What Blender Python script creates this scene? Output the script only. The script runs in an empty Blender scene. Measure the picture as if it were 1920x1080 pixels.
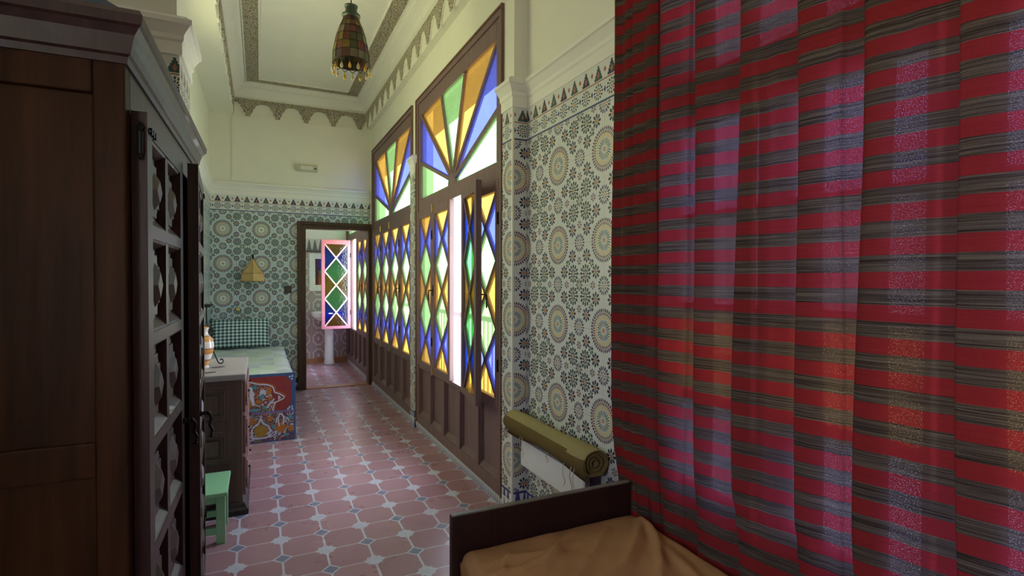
import bpy, bmesh, math, random
from mathutils import Vector, Matrix
random.seed(7)
PI = math.pi
sc = bpy.context.scene
COL = sc.collection

# ------------------------------------------------------------------ object helpers
def wm(o):
    m = Matrix.Translation(o.location) @ o.rotation_euler.to_matrix().to_4x4() @ Matrix.Diagonal((*o.scale, 1))
    return wm(o.parent) @ m if o.parent else m

def thing(name, label, cat, loc=(0, 0, 0), rotz=0, group=None):
    o = bpy.data.objects.new(name, None); COL.objects.link(o)
    o.location = loc; o.rotation_euler = (0, 0, rotz)
    o.empty_display_size = .1
    tag(o, label, cat, group)
    return o

def tag(o, label, cat, group=None):
    o['label'] = label; o['category'] = cat
    if group: o['group'] = group
    return o

def obj(name, bm, mats, parent=None, world=False, smooth=False, bevel=0, label=None, origin=None):
    """links a bmesh as ONE mesh object; world=True: the vertices are in world space"""
    if parent and world:
        bmesh.ops.transform(bm, matrix=wm(parent).inverted(), verts=bm.verts)
    if origin is not None:
        bmesh.ops.translate(bm, vec=-Vector(origin), verts=bm.verts)
    bmesh.ops.recalc_face_normals(bm, faces=bm.faces)
    me = bpy.data.meshes.new(name); bm.to_mesh(me); bm.free()
    for m in (mats if isinstance(mats, (list, tuple)) else [mats]): me.materials.append(m)
    if smooth:
        for p in me.polygons: p.use_smooth = True
    o = bpy.data.objects.new(name, me); COL.objects.link(o)
    if parent: o.parent = parent
    if origin is not None: o.location = origin
    if bevel:
        b = o.modifiers.new('bevel', 'BEVEL'); b.width = bevel; b.segments = 2; b.limit_method = 'ANGLE'
    if label: o['label'] = label
    return o

def group_empty(name, parent, loc=(0, 0, 0), rotz=0):
    o = bpy.data.objects.new(name, None); COL.objects.link(o)
    o.parent = parent; o.location = loc; o.rotation_euler = (0, 0, rotz); o.empty_display_size = .05
    return o

def struct(name, bm, mats, **k):
    o = obj(name, bm, mats, **k); o['kind'] = 'structure'; return o

# ------------------------------------------------------------------ shape helpers
def B(): return bmesh.new()

def box(bm, x0, x1, y0, y1, z0, z1, mi=0, M=None):
    vs = [bm.verts.new((x, y, z)) for x in (x0, x1) for y in (y0, y1) for z in (z0, z1)]
    fs = [(0, 1, 3, 2), (4, 6, 7, 5), (0, 4, 5, 1), (2, 3, 7, 6), (0, 2, 6, 4), (1, 5, 7, 3)]
    for f in fs:
        fc = bm.faces.new([vs[i] for i in f]); fc.material_index = mi
    if M is not None: bmesh.ops.transform(bm, matrix=M, verts=vs)
    return vs

def prism(bm, pts, n, h, mi=0, top_mi=None):
    """extrude a 3D polygon along vector n by h"""
    n = Vector(n).normalized() * h
    a = [bm.verts.new(p) for p in pts]; b = [bm.verts.new(Vector(p) + n) for p in pts]
    f1 = bm.faces.new(a); f2 = bm.faces.new(b[::-1]); f1.material_index = mi
    f2.material_index = mi if top_mi is None else top_mi
    k = len(pts)
    for i in range(k):
        f = bm.faces.new((a[i], b[i], b[(i+1) % k], a[(i+1) % k])); f.material_index = mi
    return a + b

def bar(bm, p, q, w, d, n, mi=0):
    """rectangular bar p->q, width w in the plane with normal n, depth d along n (centred)"""
    p, q, n = Vector(p), Vector(q), Vector(n).normalized()
    s = (q - p).cross(n).normalized() * w / 2
    pts = [p - s - n*d/2, p + s - n*d/2, q + s - n*d/2, q - s - n*d/2]
    return prism(bm, pts, n, d, mi)

def lathe(bm, prof, seg=24, c=(0, 0, 0), mi=0, axis='z', cap=True, mif=None):
    rings = []
    for r, z in prof:
        ring = []
        for i in range(seg):
            a = 2*PI*i/seg
            v = (r*math.cos(a), r*math.sin(a), z)
            if axis == 'x': v = (z, v[0], v[1])
            if axis == 'y': v = (v[0], z, v[1])
            ring.append(bm.verts.new(Vector(v) + Vector(c)))
        rings.append(ring)
    for j in range(len(rings)-1):
        for i in range(seg):
            f = bm.faces.new((rings[j][i], rings[j][(i+1) % seg], rings[j+1][(i+1) % seg], rings[j+1][i]))
            f.material_index = mi if mif is None else mif(i, j)
    if cap:
        for ring in (rings[0], rings[-1]):
            try: bm.faces.new(ring).material_index = mi
            except ValueError: pass

def tube(bm, pts, r, seg=8, mi=0, closed=False):
    pts = [Vector(p) for p in pts]; n = len(pts); rings = []
    up = Vector((0, 0, 1))
    for i, p in enumerate(pts):
        a = pts[i-1] if (i or closed) else p; b = pts[(i+1) % n] if (i < n-1 or closed) else p
        t = (b-a).normalized()
        s = t.cross(up if abs(t.z) < .95 else Vector((1, 0, 0))).normalized(); u = s.cross(t)
        rr = r[i] if isinstance(r, (list, tuple)) else r
        rings.append([bm.verts.new(p + (s*math.cos(2*PI*k/seg) + u*math.sin(2*PI*k/seg))*rr) for k in range(seg)])
    m = n if closed else n-1
    for i in range(m):
        for k in range(seg):
            f = bm.faces.new((rings[i][k], rings[i][(k+1) % seg], rings[(i+1) % n][(k+1) % seg], rings[(i+1) % n][k])); f.material_index = mi
    if not closed:
        bm.faces.new(rings[0][::-1]).material_index = mi; bm.faces.new(rings[-1]).material_index = mi

def spline(P, n=8):
    out = []
    P = [Vector(p) for p in P]
    for i in range(len(P)-1):
        p0 = P[max(i-1, 0)]; p1 = P[i]; p2 = P[i+1]; p3 = P[min(i+2, len(P)-1)]
        for k in range(n):
            t = k/n
            out.append(.5*((2*p1) + (p2-p0)*t + (2*p0-5*p1+4*p2-p3)*t*t + (3*p1-p0-3*p2+p3)*t**3))
    out.append(P[-1]); return out

def sweep(bm, prof, path, mi=0):
    """prof: (out, z) points; path: list of (point xy, outward dir xy) with mitres given by the dirs"""
    rows = []
    for (x, y), (dx, dy) in path:
        rows.append([bm.verts.new((x + dx*o, y + dy*o, z)) for o, z in prof])
    for i in range(len(rows)-1):
        for k in range(len(prof)-1):
            bm.faces.new((rows[i][k], rows[i+1][k], rows[i+1][k+1], rows[i][k+1])).material_index = mi
    for r in (rows[0], rows[-1]):
        try: bm.faces.new(r).material_index = mi
        except ValueError: pass
    # back face
    for i in range(len(rows)-1):
        try: bm.faces.new((rows[i][0], rows[i][-1], rows[i+1][-1], rows[i+1][0])).material_index = mi
        except ValueError: pass

# ------------------------------------------------------------------ node helper
class NT:
    def __init__(s, name):
        s.m = bpy.data.materials.new(name); s.m.use_nodes = True
        s.t = s.m.node_tree; s.t.nodes.clear()
        s.out = s.t.nodes.new('ShaderNodeOutputMaterial')
        s._pos = None
    def n(s, typ, **k):
        nd = s.t.nodes.new(typ)
        for a, v in k.items(): setattr(nd, a, v)
        return nd
    def put(s, sock, v):
        if isinstance(v, bpy.types.NodeSocket): s.t.links.new(v, sock)
        elif isinstance(v, (tuple, list)) and len(v) == 3 and sock.type == 'RGBA': sock.default_value = (*v, 1)
        else: sock.default_value = v
    def ma(s, op, a, b=0., c=None):
        nd = s.n('ShaderNodeMath', operation=op)
        s.put(nd.inputs[0], a); s.put(nd.inputs[1], b)
        if c is not None: s.put(nd.inputs[2], c)
        return nd.outputs[0]
    def add(s, a, b): return s.ma('ADD', a, b)
    def sub(s, a, b): return s.ma('SUBTRACT', a, b)
    def mul(s, a, b): return s.ma('MULTIPLY', a, b)
    def div(s, a, b): return s.ma('DIVIDE', a, b)
    def lt(s, a, b): return s.ma('LESS_THAN', a, b)
    def gt(s, a, b): return s.ma('GREATER_THAN', a, b)
    def mx(s, a, b): return s.ma('MAXIMUM', a, b)
    def mn(s, a, b): return s.ma('MINIMUM', a, b)
    def ab(s, a): return s.ma('ABSOLUTE', a)
    def fr(s, a): return s.ma('FRACT', a)
    def between(s, a, lo, hi): return s.mul(s.gt(a, lo), s.lt(a, hi))
    def mix(s, f, a, b, blend='MIX'):
        nd = s.n('ShaderNodeMix', data_type='RGBA', blend_type=blend)
        s.put(nd.inputs[0], f); s.put(nd.inputs[6], a); s.put(nd.inputs[7], b)
        return nd.outputs[2]
    def coord(s, kind='world'):
        if kind == 'world': o = s.n('ShaderNodeNewGeometry').outputs['Position']
        else: o = s.n('ShaderNodeTexCoord').outputs['Object']
        sp = s.n('ShaderNodeSeparateXYZ'); s.put(sp.inputs[0], o)
        return o, sp.outputs[0], sp.outputs[1], sp.outputs[2]
    def comb(s, x, y, z=0.):
        nd = s.n('ShaderNodeCombineXYZ'); s.put(nd.inputs[0], x); s.put(nd.inputs[1], y); s.put(nd.inputs[2], z); return nd.outputs[0]
    def noise(s, vec, scale=5., detail=3., rough=.5, col=False):
        nd = s.n('ShaderNodeTexNoise'); s.put(nd.inputs['Vector'], vec); nd.inputs['Scale'].default_value = scale
        nd.inputs['Detail'].default_value = detail; nd.inputs['Roughness'].default_value = rough
        return nd.outputs['Color' if col else 'Fac']
    def vor(s, vec, scale, feature='F1', rnd=1., out='Distance'):
        nd = s.n('ShaderNodeTexVoronoi', feature=feature); s.put(nd.inputs['Vector'], vec)
        nd.inputs['Scale'].default_value = scale; nd.inputs['Randomness'].default_value = rnd
        return nd.outputs[out]
    def mapv(s, vec, scale=(1, 1, 1), rot=(0, 0, 0)):
        nd = s.n('ShaderNodeMapping'); s.put(nd.inputs['Vector'], vec); nd.inputs['Scale'].default_value = scale
        nd.inputs['Rotation'].default_value = rot; return nd.outputs[0]
    def ramp(s, f, stops):
        nd = s.n('ShaderNodeValToRGB'); s.put(nd.inputs[0], f); e = nd.color_ramp.elements
        e[0].position = stops[0][0]; e[0].color = (*stops[0][1], 1); e[1].position = stops[-1][0]; e[1].color = (*stops[-1][1], 1)
        for p, c in stops[1:-1]:
            x = e.new(p); x.color = (*c, 1)
        return nd.outputs[0]
    def bump(s, h, strength=.3, dist=.01):
        nd = s.n('ShaderNodeBump'); s.put(nd.inputs['Height'], h); nd.inputs['Strength'].default_value = strength
        nd.inputs['Distance'].default_value = dist; return nd.outputs[0]
    def pbr(s, col, rough=.5, nrm=None, metal=0., spec=.5, coat=0.):
        p = s.n('ShaderNodeBsdfPrincipled'); s.put(p.inputs['Base Color'], col); s.put(p.inputs['Roughness'], rough)
        p.inputs['Metallic'].default_value = metal; p.inputs['Specular IOR Level'].default_value = spec
        p.inputs['Coat Weight'].default_value = coat
        if nrm is not None: s.put(p.inputs['Normal'], nrm)
        s.t.links.new(p.outputs[0], s.out.inputs[0]); return s.m

def plain(name, col, rough=.5, metal=0., var=.12, scale=8., bumpy=0., spec=.5, coat=0.):
    n = NT(name); v, *_ = n.coord('obj')
    f = n.noise(v, scale, 4)
    c = n.mix(f, tuple(x*(1-var) for x in col), tuple(min(1, x*(1+var)) for x in col))
    nr = n.bump(n.noise(v, scale*6, 3), bumpy, .004) if bumpy else None
    return n.pbr(c, rough, nr, metal, spec, coat)

def wood(name, dark, light, rough=.4, grain=(30, 30, 1.5), coat=0., dust=0., spec=.3):
    n = NT(name); v, x, y, z = n.coord('obj')
    g = n.noise(n.mapv(v, grain), 1.5, 6, .65)
    c = n.ramp(g, [(.3, dark), (.7, light)])
    if dust:
        geo = n.n('ShaderNodeNewGeometry'); sp = n.n('ShaderNodeSeparateXYZ'); n.put(sp.inputs[0], geo.outputs['Normal'])
        d = n.mul(n.mx(sp.outputs[2], 0.), n.add(n.mul(n.noise(v, 9, 4), .8), dust-.4))
        c = n.mix(n.mn(n.mx(d, 0.), .8), c, (.30, .27, .25))
    return n.pbr(c, rough, n.bump(g, .12, .004), coat=coat, spec=spec)

M = {}
M['plaster'] = plain('plaster', (.80, .79, .70), .8, var=.05, scale=3, bumpy=.05)
M['plaster_white'] = plain('white_stucco', (.84, .83, .77), .7, var=.04, scale=4, bumpy=.05)
M['wood'] = wood('painted_brown_wood', (.155, .098, .098), (.225, .145, .145), .45)
M['wood_edge'] = wood('reddish_wood_edge', (.13, .06, .04), (.2, .1, .06), .45)
M['door_wood'] = wood('door_wood', (.05, .026, .016), (.10, .052, .03), .4)
M['sunlit_pink'] = plain('sunlit_sash_pink', (.62, .22, .28), .5, var=.1)  # sunlight on the open bathroom sash, put into its colour
M['sunlit_pinkwhite'] = plain('sunlit_lattice_pink', (.8, .55, .55), .5)  # the same sunlight tinted into the lattice bars
M['ward'] = wood('wardrobe_wood', (.026, .011, .012), (.060, .026, .026), .42, coat=.03, dust=.5)
M['ward_side'] = wood('wardrobe_side_wood', (.020, .008, .004), (.075, .028, .012), .5, grain=(14, 14, 1.), spec=.12)
M['bed'] = wood('bed_wood', (.018, .007, .006), (.036, .014, .012), .45, dust=.45)
M['dresser'] = wood('dresser_wood', (.10, .06, .055), (.16, .10, .09), .45)
M['dresser_top'] = wood('lit_dresser_top_wood', (.34, .30, .34), (.44, .39, .44), .35, grain=(2, 30, 30))  # lavender light falling on the dresser top, put into the wood colour
M['iron'] = plain('black_iron', (.02, .02, .022), .45, metal=.7)
M['brass'] = plain('brass', (.75, .5, .15), .35, metal=.9)
M['green'] = plain('green_paint', (.30, .62, .36), .5, var=.06)
M['ceramic'] = plain('white_ceramic', (.85, .86, .86), .15, var=.02, coat=.3)
M['cream'] = plain('cream_plastic', (.52, .52, .40), .4, var=.03)
M['white_metal'] = plain('white_enamel', (.80, .81, .84), .35, var=.03)
M['dark_grille'] = plain('dark_grille', (.04, .04, .05), .5)
M['purple_metal'] = plain('dark_painted_metal', (.06, .035, .07), .45)
M['mirror'] = plain('dark_mirror_glass', (.25, .2, .22), .08, metal=.9, var=.02)
M['skirt'] = plain('terracotta_skirting', (.42, .2, .1), .5)
M['rail'] = plain('pink_railing', (.6, .38, .42), .6)
M['eave'] = plain('brown_eave', (.10, .06, .035), .8)
M['ext'] = plain('balcony_floor', (.6, .58, .55), .8)

# ---- carved stucco
def carved(name):
    n = NT(name); v, *_ = n.coord('world')
    d = n.vor(v, 55, 'DISTANCE_TO_EDGE'); a = n.noise(v, 90, 2)
    h = n.add(n.mul(n.mn(n.mul(d, 5.), 1.), .7), n.mul(a, .3))
    c = n.ramp(h, [(.15, (.13, .10, .07)), (.42, (.42, .36, .27)), (.75, (.68, .62, .50))])
    return n.pbr(c, .85, n.bump(h, .9, .01))
M['carved'] = carved('carved_stucco')
M['carved2'] = carved('carved_stucco_band')

# ---- zellige tile wall
def zellige(name, axis, u0, z0=1.166, P=.4146, kind='main', far=False):
    n = NT(name); v, X, Y, Z = n.coord('world')
    U = X if axis == 'x' else Y
    u = n.div(n.sub(U, u0), P); w = n.div(n.sub(Z, z0), P)
    fa = n.ab(n.sub(n.fr(n.add(u, .5)), .5)); fb = n.ab(n.sub(n.fr(n.add(w, .5)), .5))
    a = n.mx(fa, fb); b = n.mn(fa, fb)
    white = (.72, .74, .72)
    gl = n.noise(v, 6, 2)
    col = n.mix(gl, (.66, .69, .67), white)
    navy = (.022, .026, .07); dgreen = (.03, .065, .06); ochre = (.62, .33, .08); purp = (.11, .055, .11); yel = (.62, .50, .24)
    def polar(cx, cy):
        dx = n.sub(a, cx) if cx else a; dy = n.sub(b, cy) if cy else b
        r = n.ma('SQRT', n.add(n.mul(dx, dx), n.mul(dy, dy)))
        th = n.ma('ARCTAN2', dy, dx); return r, th
    def ring(col, r, th, N, r0, r1, c, duty=.15, ph=0.):
        # petals: |r - mid| narrowed by cos(N th)
        cs = n.ma('COSINE', n.add(n.mul(th, float(N)), ph))
        mid = (r0+r1)/2; hw = (r1-r0)/2
        q = n.div(n.ab(n.sub(r, mid)), hw)
        m = n.gt(cs, n.add(n.mul(n.mul(q, q), 1.-duty), duty))
        m = n.mul(m, n.lt(q, 1.))
        return n.mix(m, col, c)
    def disc(col, r, r1, c): return n.mix(n.lt(r, r1), col, c)
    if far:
        col = n.mix(.75, col, (.48, .62, .60))  # mint cast of the light on the far walls, mixed into the tiles
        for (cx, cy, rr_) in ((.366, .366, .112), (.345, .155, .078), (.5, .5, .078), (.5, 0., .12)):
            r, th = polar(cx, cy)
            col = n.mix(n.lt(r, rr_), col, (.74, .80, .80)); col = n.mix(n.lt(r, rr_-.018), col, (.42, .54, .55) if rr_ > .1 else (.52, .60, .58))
    # corner & midpoint flowers
    r, th = polar(.5, .5); col = disc(col, r, .016, ochre); col = ring(col, r, th, 8, .016, .078, dgreen, -.7)
    r, th = polar(.5, 0.); col = disc(col, r, .018, ochre); col = ring(col, r, th, 8, .022, .056, purp, -.3); col = ring(col, r, th, 16, .058, .112, (.07, .06, .13), -.7)
    # mid rosettes
    r, th = polar(.366, .366); col = disc(col, r, .018, ochre); col = ring(col, r, th, 8, .018, .060, navy, -.75); col = ring(col, r, th, 12, .058, .116, dgreen, -.75)
    # small flowers
    r, th = polar(.345, .155); col = disc(col, r, .024, (.55, .22, .06)); col = ring(col, r, th, 8, .022, .084, navy, -.75)
    r, th = polar(.245, .245); col = ring(col, r, th, 6, .006, .052, dgreen, -.7)
    r, th = polar(.5, .215); col = disc(col, r, .012, ochre); col = ring(col, r, th, 6, .012, .050, (.12, .06, .12), -.4)
    # big rosette
    r, th = polar(0., 0.)
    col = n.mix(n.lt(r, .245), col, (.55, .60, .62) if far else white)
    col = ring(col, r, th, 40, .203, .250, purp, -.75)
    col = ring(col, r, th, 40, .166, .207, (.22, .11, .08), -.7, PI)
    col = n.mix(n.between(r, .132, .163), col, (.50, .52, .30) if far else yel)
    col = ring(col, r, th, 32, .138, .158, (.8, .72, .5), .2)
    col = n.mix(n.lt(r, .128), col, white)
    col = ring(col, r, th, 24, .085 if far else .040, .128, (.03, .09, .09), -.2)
    col = disc(col, r, .028, (.55, .25, .1))
    # joints
    j = n.mx(n.gt(a, .4955), n.lt(b, .0035))
    col = n.mix(n.mul(j, .7), col, (.50, .46, .40))
    if kind == 'main':
        # border row
        pb = .1037
        bu = n.sub(n.fr(n.div(n.sub(U, u0), pb)), .5); bw = n.div(n.sub(Z, 2.268), pb)
        rb = n.ma('SQRT', n.add(n.mul(bu, bu), n.mul(bw, bw))); tb = n.ma('ARCTAN2', bw, bu)
        bc = n.mix(gl, (.66, .69, .67), white)
        bc = ring(bc, rb, tb, 8, .08, .2, navy, -.3); bc = ring(bc, rb, tb, 12, .22, .37, dgreen, -.3)
        bc = n.mix(n.lt(rb, .06), bc, ochre)
        # little spacer dots
        du = n.sub(.5, n.ab(bu)); rd = n.add(du, n.mul(n.ab(bw), .6)); bc = n.mix(n.lt(rd, .09), bc, (.05, .06, .22))
        bc = n.mix(n.between(Z, 2.212, 2.222), bc, (.05, .08, .2))
        bc = n.mix(n.between(Z, 2.222, 2.228), bc, white)
        bc = n.mix(n.between(Z, 2.312, 2.318), bc, (.35, .14, .07))
        # merlons (stepped trees)
        t = n.div(n.sub(Z, 2.322), .066)
        st = n.div(n.ma('FLOOR', n.mul(t, 5.)), 5.)
        mu = n.ab(bu)
        tree = n.mul(n.lt(mu, n.mul(n.sub(1., st), .30)), n.between(t, 0., 1.))
        core = n.mul(n.lt(n.add(mu, n.mul(n.ab(n.sub(t, .35)), .35)), .10), n.between(t, 0., 1.))
        alt = n.gt(n.fr(n.div(n.sub(U, u0), pb*2)), .5)
        tc = n.mix(alt, (.04, .09, .09), (.03, .03, .07))
        bc2 = n.mix(tree, white, tc); bc2 = n.mix(core, bc2, (.40, .16, .10))
        cr = n.lt(n.add(n.mul(n.sub(.5, mu), 2.2), n.ab(n.sub(t, .55))), .22)
        bc2 = n.mix(cr, bc2, (.42, .10, .06))
        bc = n.mix(n.gt(Z, 2.318), bc, bc2)
        col = n.mix(n.gt(Z, 2.212), col, bc)
        # foot row
        tt = n.div(Z, .15)
        fu = n.ab(n.sub(n.fr(n.div(n.sub(U, u0), .052)), .5))
        ft = n.lt(fu, n.mul(n.sub(1., n.fr(n.mul(tt, 1.6))), .36))
        fc = n.mix(ft, white, (.05, .06, .24)); fc = n.mix(n.between(Z, .135, .15), fc, (.05, .06, .24))
        col = n.mix(n.lt(Z, .15), col, fc)
    nr = n.bump(n.mul(j, -1.), .4, .002)
    return n.pbr(col, .30, nr, spec=.4)
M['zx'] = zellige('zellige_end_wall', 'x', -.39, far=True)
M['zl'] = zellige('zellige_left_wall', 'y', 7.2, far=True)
M['zy'] = zellige('zellige_side_wall', 'y', 2.44)
M['zp'] = zellige('zellige_pilaster', 'y', 2.84)
M['zr'] = zellige('zellige_return', 'x', 1.345)

def strip_tile():
    n = NT('window_base_tile'); v, X, Y, Z = n.coord('world')
    t = n.div(Z, .062); fu = n.ab(n.sub(n.fr(n.div(Y, .034)), .5))
    m = n.lt(fu, n.add(n.mul(n.sub(1., t), .30), .05)); m = n.mul(m, n.lt(t, .85))
    c = n.mix(m, (.66, .68, .70), (.07, .08, .26)); c = n.mix(n.lt(fu, .04), c, (.66, .68, .7))
    return n.pbr(c, .35)
M['strip'] = strip_tile()

def bath_tile():
    n = NT('bathroom_wall_tile'); v, X, Y, Z = n.coord('world')
    P = .22
    u = n.ab(n.sub(n.fr(n.div(n.add(X, n.mul(Y, 1.)), P)), .5)); w = n.ab(n.sub(n.fr(n.div(Z, P*1.25)), .5))
    r = n.ma('SQRT', n.add(n.mul(u, u), n.mul(w, w))); th = n.ma('ARCTAN2', w, u)
    rr = n.add(r, n.mul(n.ma('COSINE', n.mul(th, 8.)), .03))
    base = n.mix(n.gt(Z, 1.25), (.42, .33, .34), (.52, .52, .44))
    c = n.mix(n.between(rr, .34, .40), base, (.75, .72, .68))
    c = n.mix(n.between(rr, .18, .23), c, (.30, .24, .26))
    c = n.mix(n.lt(rr, .10), c, (.66, .56, .5))
    c = n.mix(n.between(Z, 1.86, 2.06), c, n.mix(n.gt(n.ma('SINE', n.mul(X, 70.)), n.mul(n.sub(Z, 1.96), 12.)), (.6, .62, .56), (.16, .16, .15)))
    c = n.mix(n.gt(Z, 2.06), c, (.78, .79, .70)); c = n.mix(n.between(Z, 1.835, 1.86), c, (.1, .09, .08))
    return n.pbr(c, .3)
M['bath'] = bath_tile()

def floor_mat():
    n = NT('terracotta_floor'); v, X, Y, Z = n.coord('world')
    P = .2075
    p = n.div(n.add(X, .109), P); q = n.div(n.sub(Y, 2.885), P)
    i = n.ma('ROUND', p); j = n.ma('ROUND', q)
    a = n.ab(n.sub(p, i)); b = n.ab(n.sub(q, j))
    par = n.ab(n.ma('MODULO', n.add(i, j), 2.))
    star = n.lt(par, .5)
    cellid = n.comb(n.ma('FLOOR', p), n.ma('FLOOR', q))
    wn = n.n('ShaderNodeTexWhiteNoise', noise_dimensions='3D'); n.put(wn.inputs['Vector'], cellid)
    base = n.mix(wn.outputs['Value'], (.33, .155, .180), (.41, .215, .25))
    blot = n.noise(v, 7, 5, .6)
    base = n.mix(n.mul(blot, .6), base, (.43, .27, .33))
    sp = n.noise(v, 150, 2)
    lite = n.mix(n.mul(n.noise(v, 25, 3), 1.), (.74, .76, .88), (.50, .50, .60))
    # lines
    lw = n.mix(0., (0, 0, 0), (0, 0, 0))
    line = n.mx(n.lt(a, .026), n.lt(b, .015))
    col = n.mix(n.mul(line, .9), base, lite)
    # star motif
    s1 = n.lt(n.mx(a, b), .165)
    ang4 = n.ma('COSINE', n.mul(n.ma('ARCTAN2', b, a), 4.)); s2 = n.lt(n.ma('SQRT', n.add(n.mul(a, a), n.mul(b, b))), n.add(n.mul(ang4, .055), .195))
    sm = n.mul(n.mx(s1, s2), star)
    ang = n.ma('ARCTAN2', b, a); rr = n.ma('SQRT', n.add(n.mul(a, a), n.mul(b, b)))
    dots = n.gt(n.mul(n.ma('SINE', n.mul(a, 110.)), n.ma('SINE', n.mul(b, 110.))), .15)
    sc_ = n.mix(n.mul(dots, .55), lite, (.28, .25, .33))
    col = n.mix(sm, col, sc_)
    # diamond
    d = n.add(a, b)
    dia = n.mul(n.lt(d, .235), n.sub(1., star))
    din = n.mul(n.lt(d, .185), n.sub(1., star))
    dc = n.mix(n.mul(n.gt(n.ma('SINE', n.mul(d, 90.)), 0.), .5), (.16, .17, .28), (.33, .34, .45))
    col = n.mix(dia, col, lite); col = n.mix(din, col, dc)
    # wear
    ro = n.add(n.mul(n.noise(v, 5, 3), .25), .18)
    return n.pbr(col, ro, n.bump(n.mx(line, 0.), .15, .002), spec=.5)
M['floor'] = floor_mat()

# ---- coloured glass
def glass(name, col, tl=.5):
    n = NT(name); v, *_ = n.coord('world')
    wv = n.vor(v, 55, 'SMOOTH_F1'); nr = n.bump(wv, .5, .006)
    cv = n.mix(n.noise(v, 6, 3), tuple(c*.8 for c in col), tuple(min(1, c*1.15) for c in col))
    tr = n.n('ShaderNodeBsdfTransparent'); n.put(tr.inputs[0], cv)
    tl_ = n.n('ShaderNodeBsdfTranslucent'); n.put(tl_.inputs[0], cv); n.put(tl_.inputs['Normal'], nr)
    gl = n.n('ShaderNodeBsdfGlossy'); gl.inputs['Roughness'].default_value = .15; n.put(gl.inputs['Normal'], nr)
    m1 = n.n('ShaderNodeMixShader'); m1.inputs[0].default_value = tl
    n.t.links.new(tr.outputs[0], m1.inputs[1]); n.t.links.new(tl_.outputs[0], m1.inputs[2])
    m2 = n.n('ShaderNodeMixShader'); m2.inputs[0].default_value = .06
    n.t.links.new(m1.outputs[0], m2.inputs[1]); n.t.links.new(gl.outputs[0], m2.inputs[2])
    n.t.links.new(m2.outputs[0], n.out.inputs[0]); return n.m
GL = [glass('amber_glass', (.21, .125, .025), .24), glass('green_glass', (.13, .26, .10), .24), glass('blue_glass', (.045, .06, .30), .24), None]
n = NT('clear_glass_edge'); tr = n.n('ShaderNodeBsdfTransparent'); tr.inputs[0].default_value = (.97, .98, .97, 1)
n.t.links.new(tr.outputs[0], n.out.inputs[0]); GL[3] = n.m
GLB = [glass('lit_amber_glass', (.42, .27, .04), .7), glass('lit_green_glass', (.14, .50, .20), .7), glass('lit_blue_glass', (.03, .10, .62), .7), GL[3]]  # brighter copies for the open leaves, outside light put into the colour
AMB, GRN, BLU = 0, 1, 2

GLD = [glass('dim_ochre_glass', (.09, .07, .035), .35), glass('dim_grey_glass', (.065, .068, .10), .35), glass('dim_blue_glass', (.07, .08, .15), .35), GL[3]]  # darkened copies, outdoor shade put into the panes behind the curtain

def curtain_mat():
    n = NT('striped_curtain_cloth'); uv = n.n('ShaderNodeUVMap'); uv.uv_map = 'UVMap'
    sp = n.n('ShaderNodeSeparateXYZ'); n.put(sp.inputs[0], uv.outputs[0]); U, Z = sp.outputs[0], sp.outputs[1]
    P = .079
    thread = n.noise(n.comb(n.mul(U, 3.), n.mul(Z, 420.)), 1., 3, .7)
    wob = n.mul(n.sub(n.noise(n.comb(n.mul(U, 1.3), n.mul(Z, 2.)), 1., 2), .5), .012)
    t = n.fr(n.add(n.div(n.sub(n.add(Z, wob), 1.40), P), .25))
    red = n.lt(t, .5)
    fine = n.noise(n.comb(n.mul(U, 260.), n.mul(Z, 60.)), 1., 2)
    rc = n.mix(thread, (.27, .018, .02), (.52, .055, .06))
    gc = n.ramp(thread, [(.38, (.025, .020, .017)), (.5, (.12, .10, .08)), (.68, (.30, .25, .19))])
    c = n.mix(red, gc, rc)
    c = n.mix(n.mul(fine, .35), c, (.08, .03, .03))
    df = n.n('ShaderNodeBsdfDiffuse'); n.put(df.inputs[0], c)
    tl = n.n('ShaderNodeBsdfTranslucent'); n.put(tl.inputs[0], n.mix(.25, c, n.mix(red, (.22, .18, .2), (.8, .05, .16))))
    ms = n.n('ShaderNodeMixShader'); ms.inputs[0].default_value = .45
    n.t.links.new(df.outputs[0], ms.inputs[1]); n.t.links.new(tl.outputs[0], ms.inputs[2])
    tp = n.n('ShaderNodeBsdfTransparent'); tp.inputs[0].default_value = (.9, .8, .85, 1)
    m3 = n.n('ShaderNodeMixShader'); n.put(m3.inputs[0], n.mul(n.gt(n.noise(n.comb(n.mul(U, 420.), n.mul(Z, 420.)), 1., 1), .60), .16))
    n.t.links.new(ms.outputs[0], m3.inputs[1]); n.t.links.new(tp.outputs[0], m3.inputs[2])
    n.t.links.new(m3.outputs[0], n.out.inputs[0]); return n.m
M['curtain'] = curtain_mat()

def cloth_mat(name, c1, c2, scale=260):
    n = NT(name); v, x, y, z = n.coord('obj')
    w = n.noise(n.mapv(v, (scale, scale*.35, scale)), 1., 2); b = n.noise(v, 4, 4)
    c = n.mix(n.add(n.mul(w, .5), n.mul(b, .5)), c1, c2)
    return n.pbr(c, .9, n.bump(w, .25, .002), spec=.1)
M['sheet'] = cloth_mat('brown_bed_cover', (.33, .17, .075), (.50, .28, .14))
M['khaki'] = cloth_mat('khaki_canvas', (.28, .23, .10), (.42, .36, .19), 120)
M['khaki_dark'] = cloth_mat('brown_underside_and_end_shade', (.12, .08, .03), (.20, .14, .055), 120)  # brown canvas, also paints shade into the ends of the roll
M['string'] = plain('pale_string', (.6, .52, .38), .9)

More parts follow.
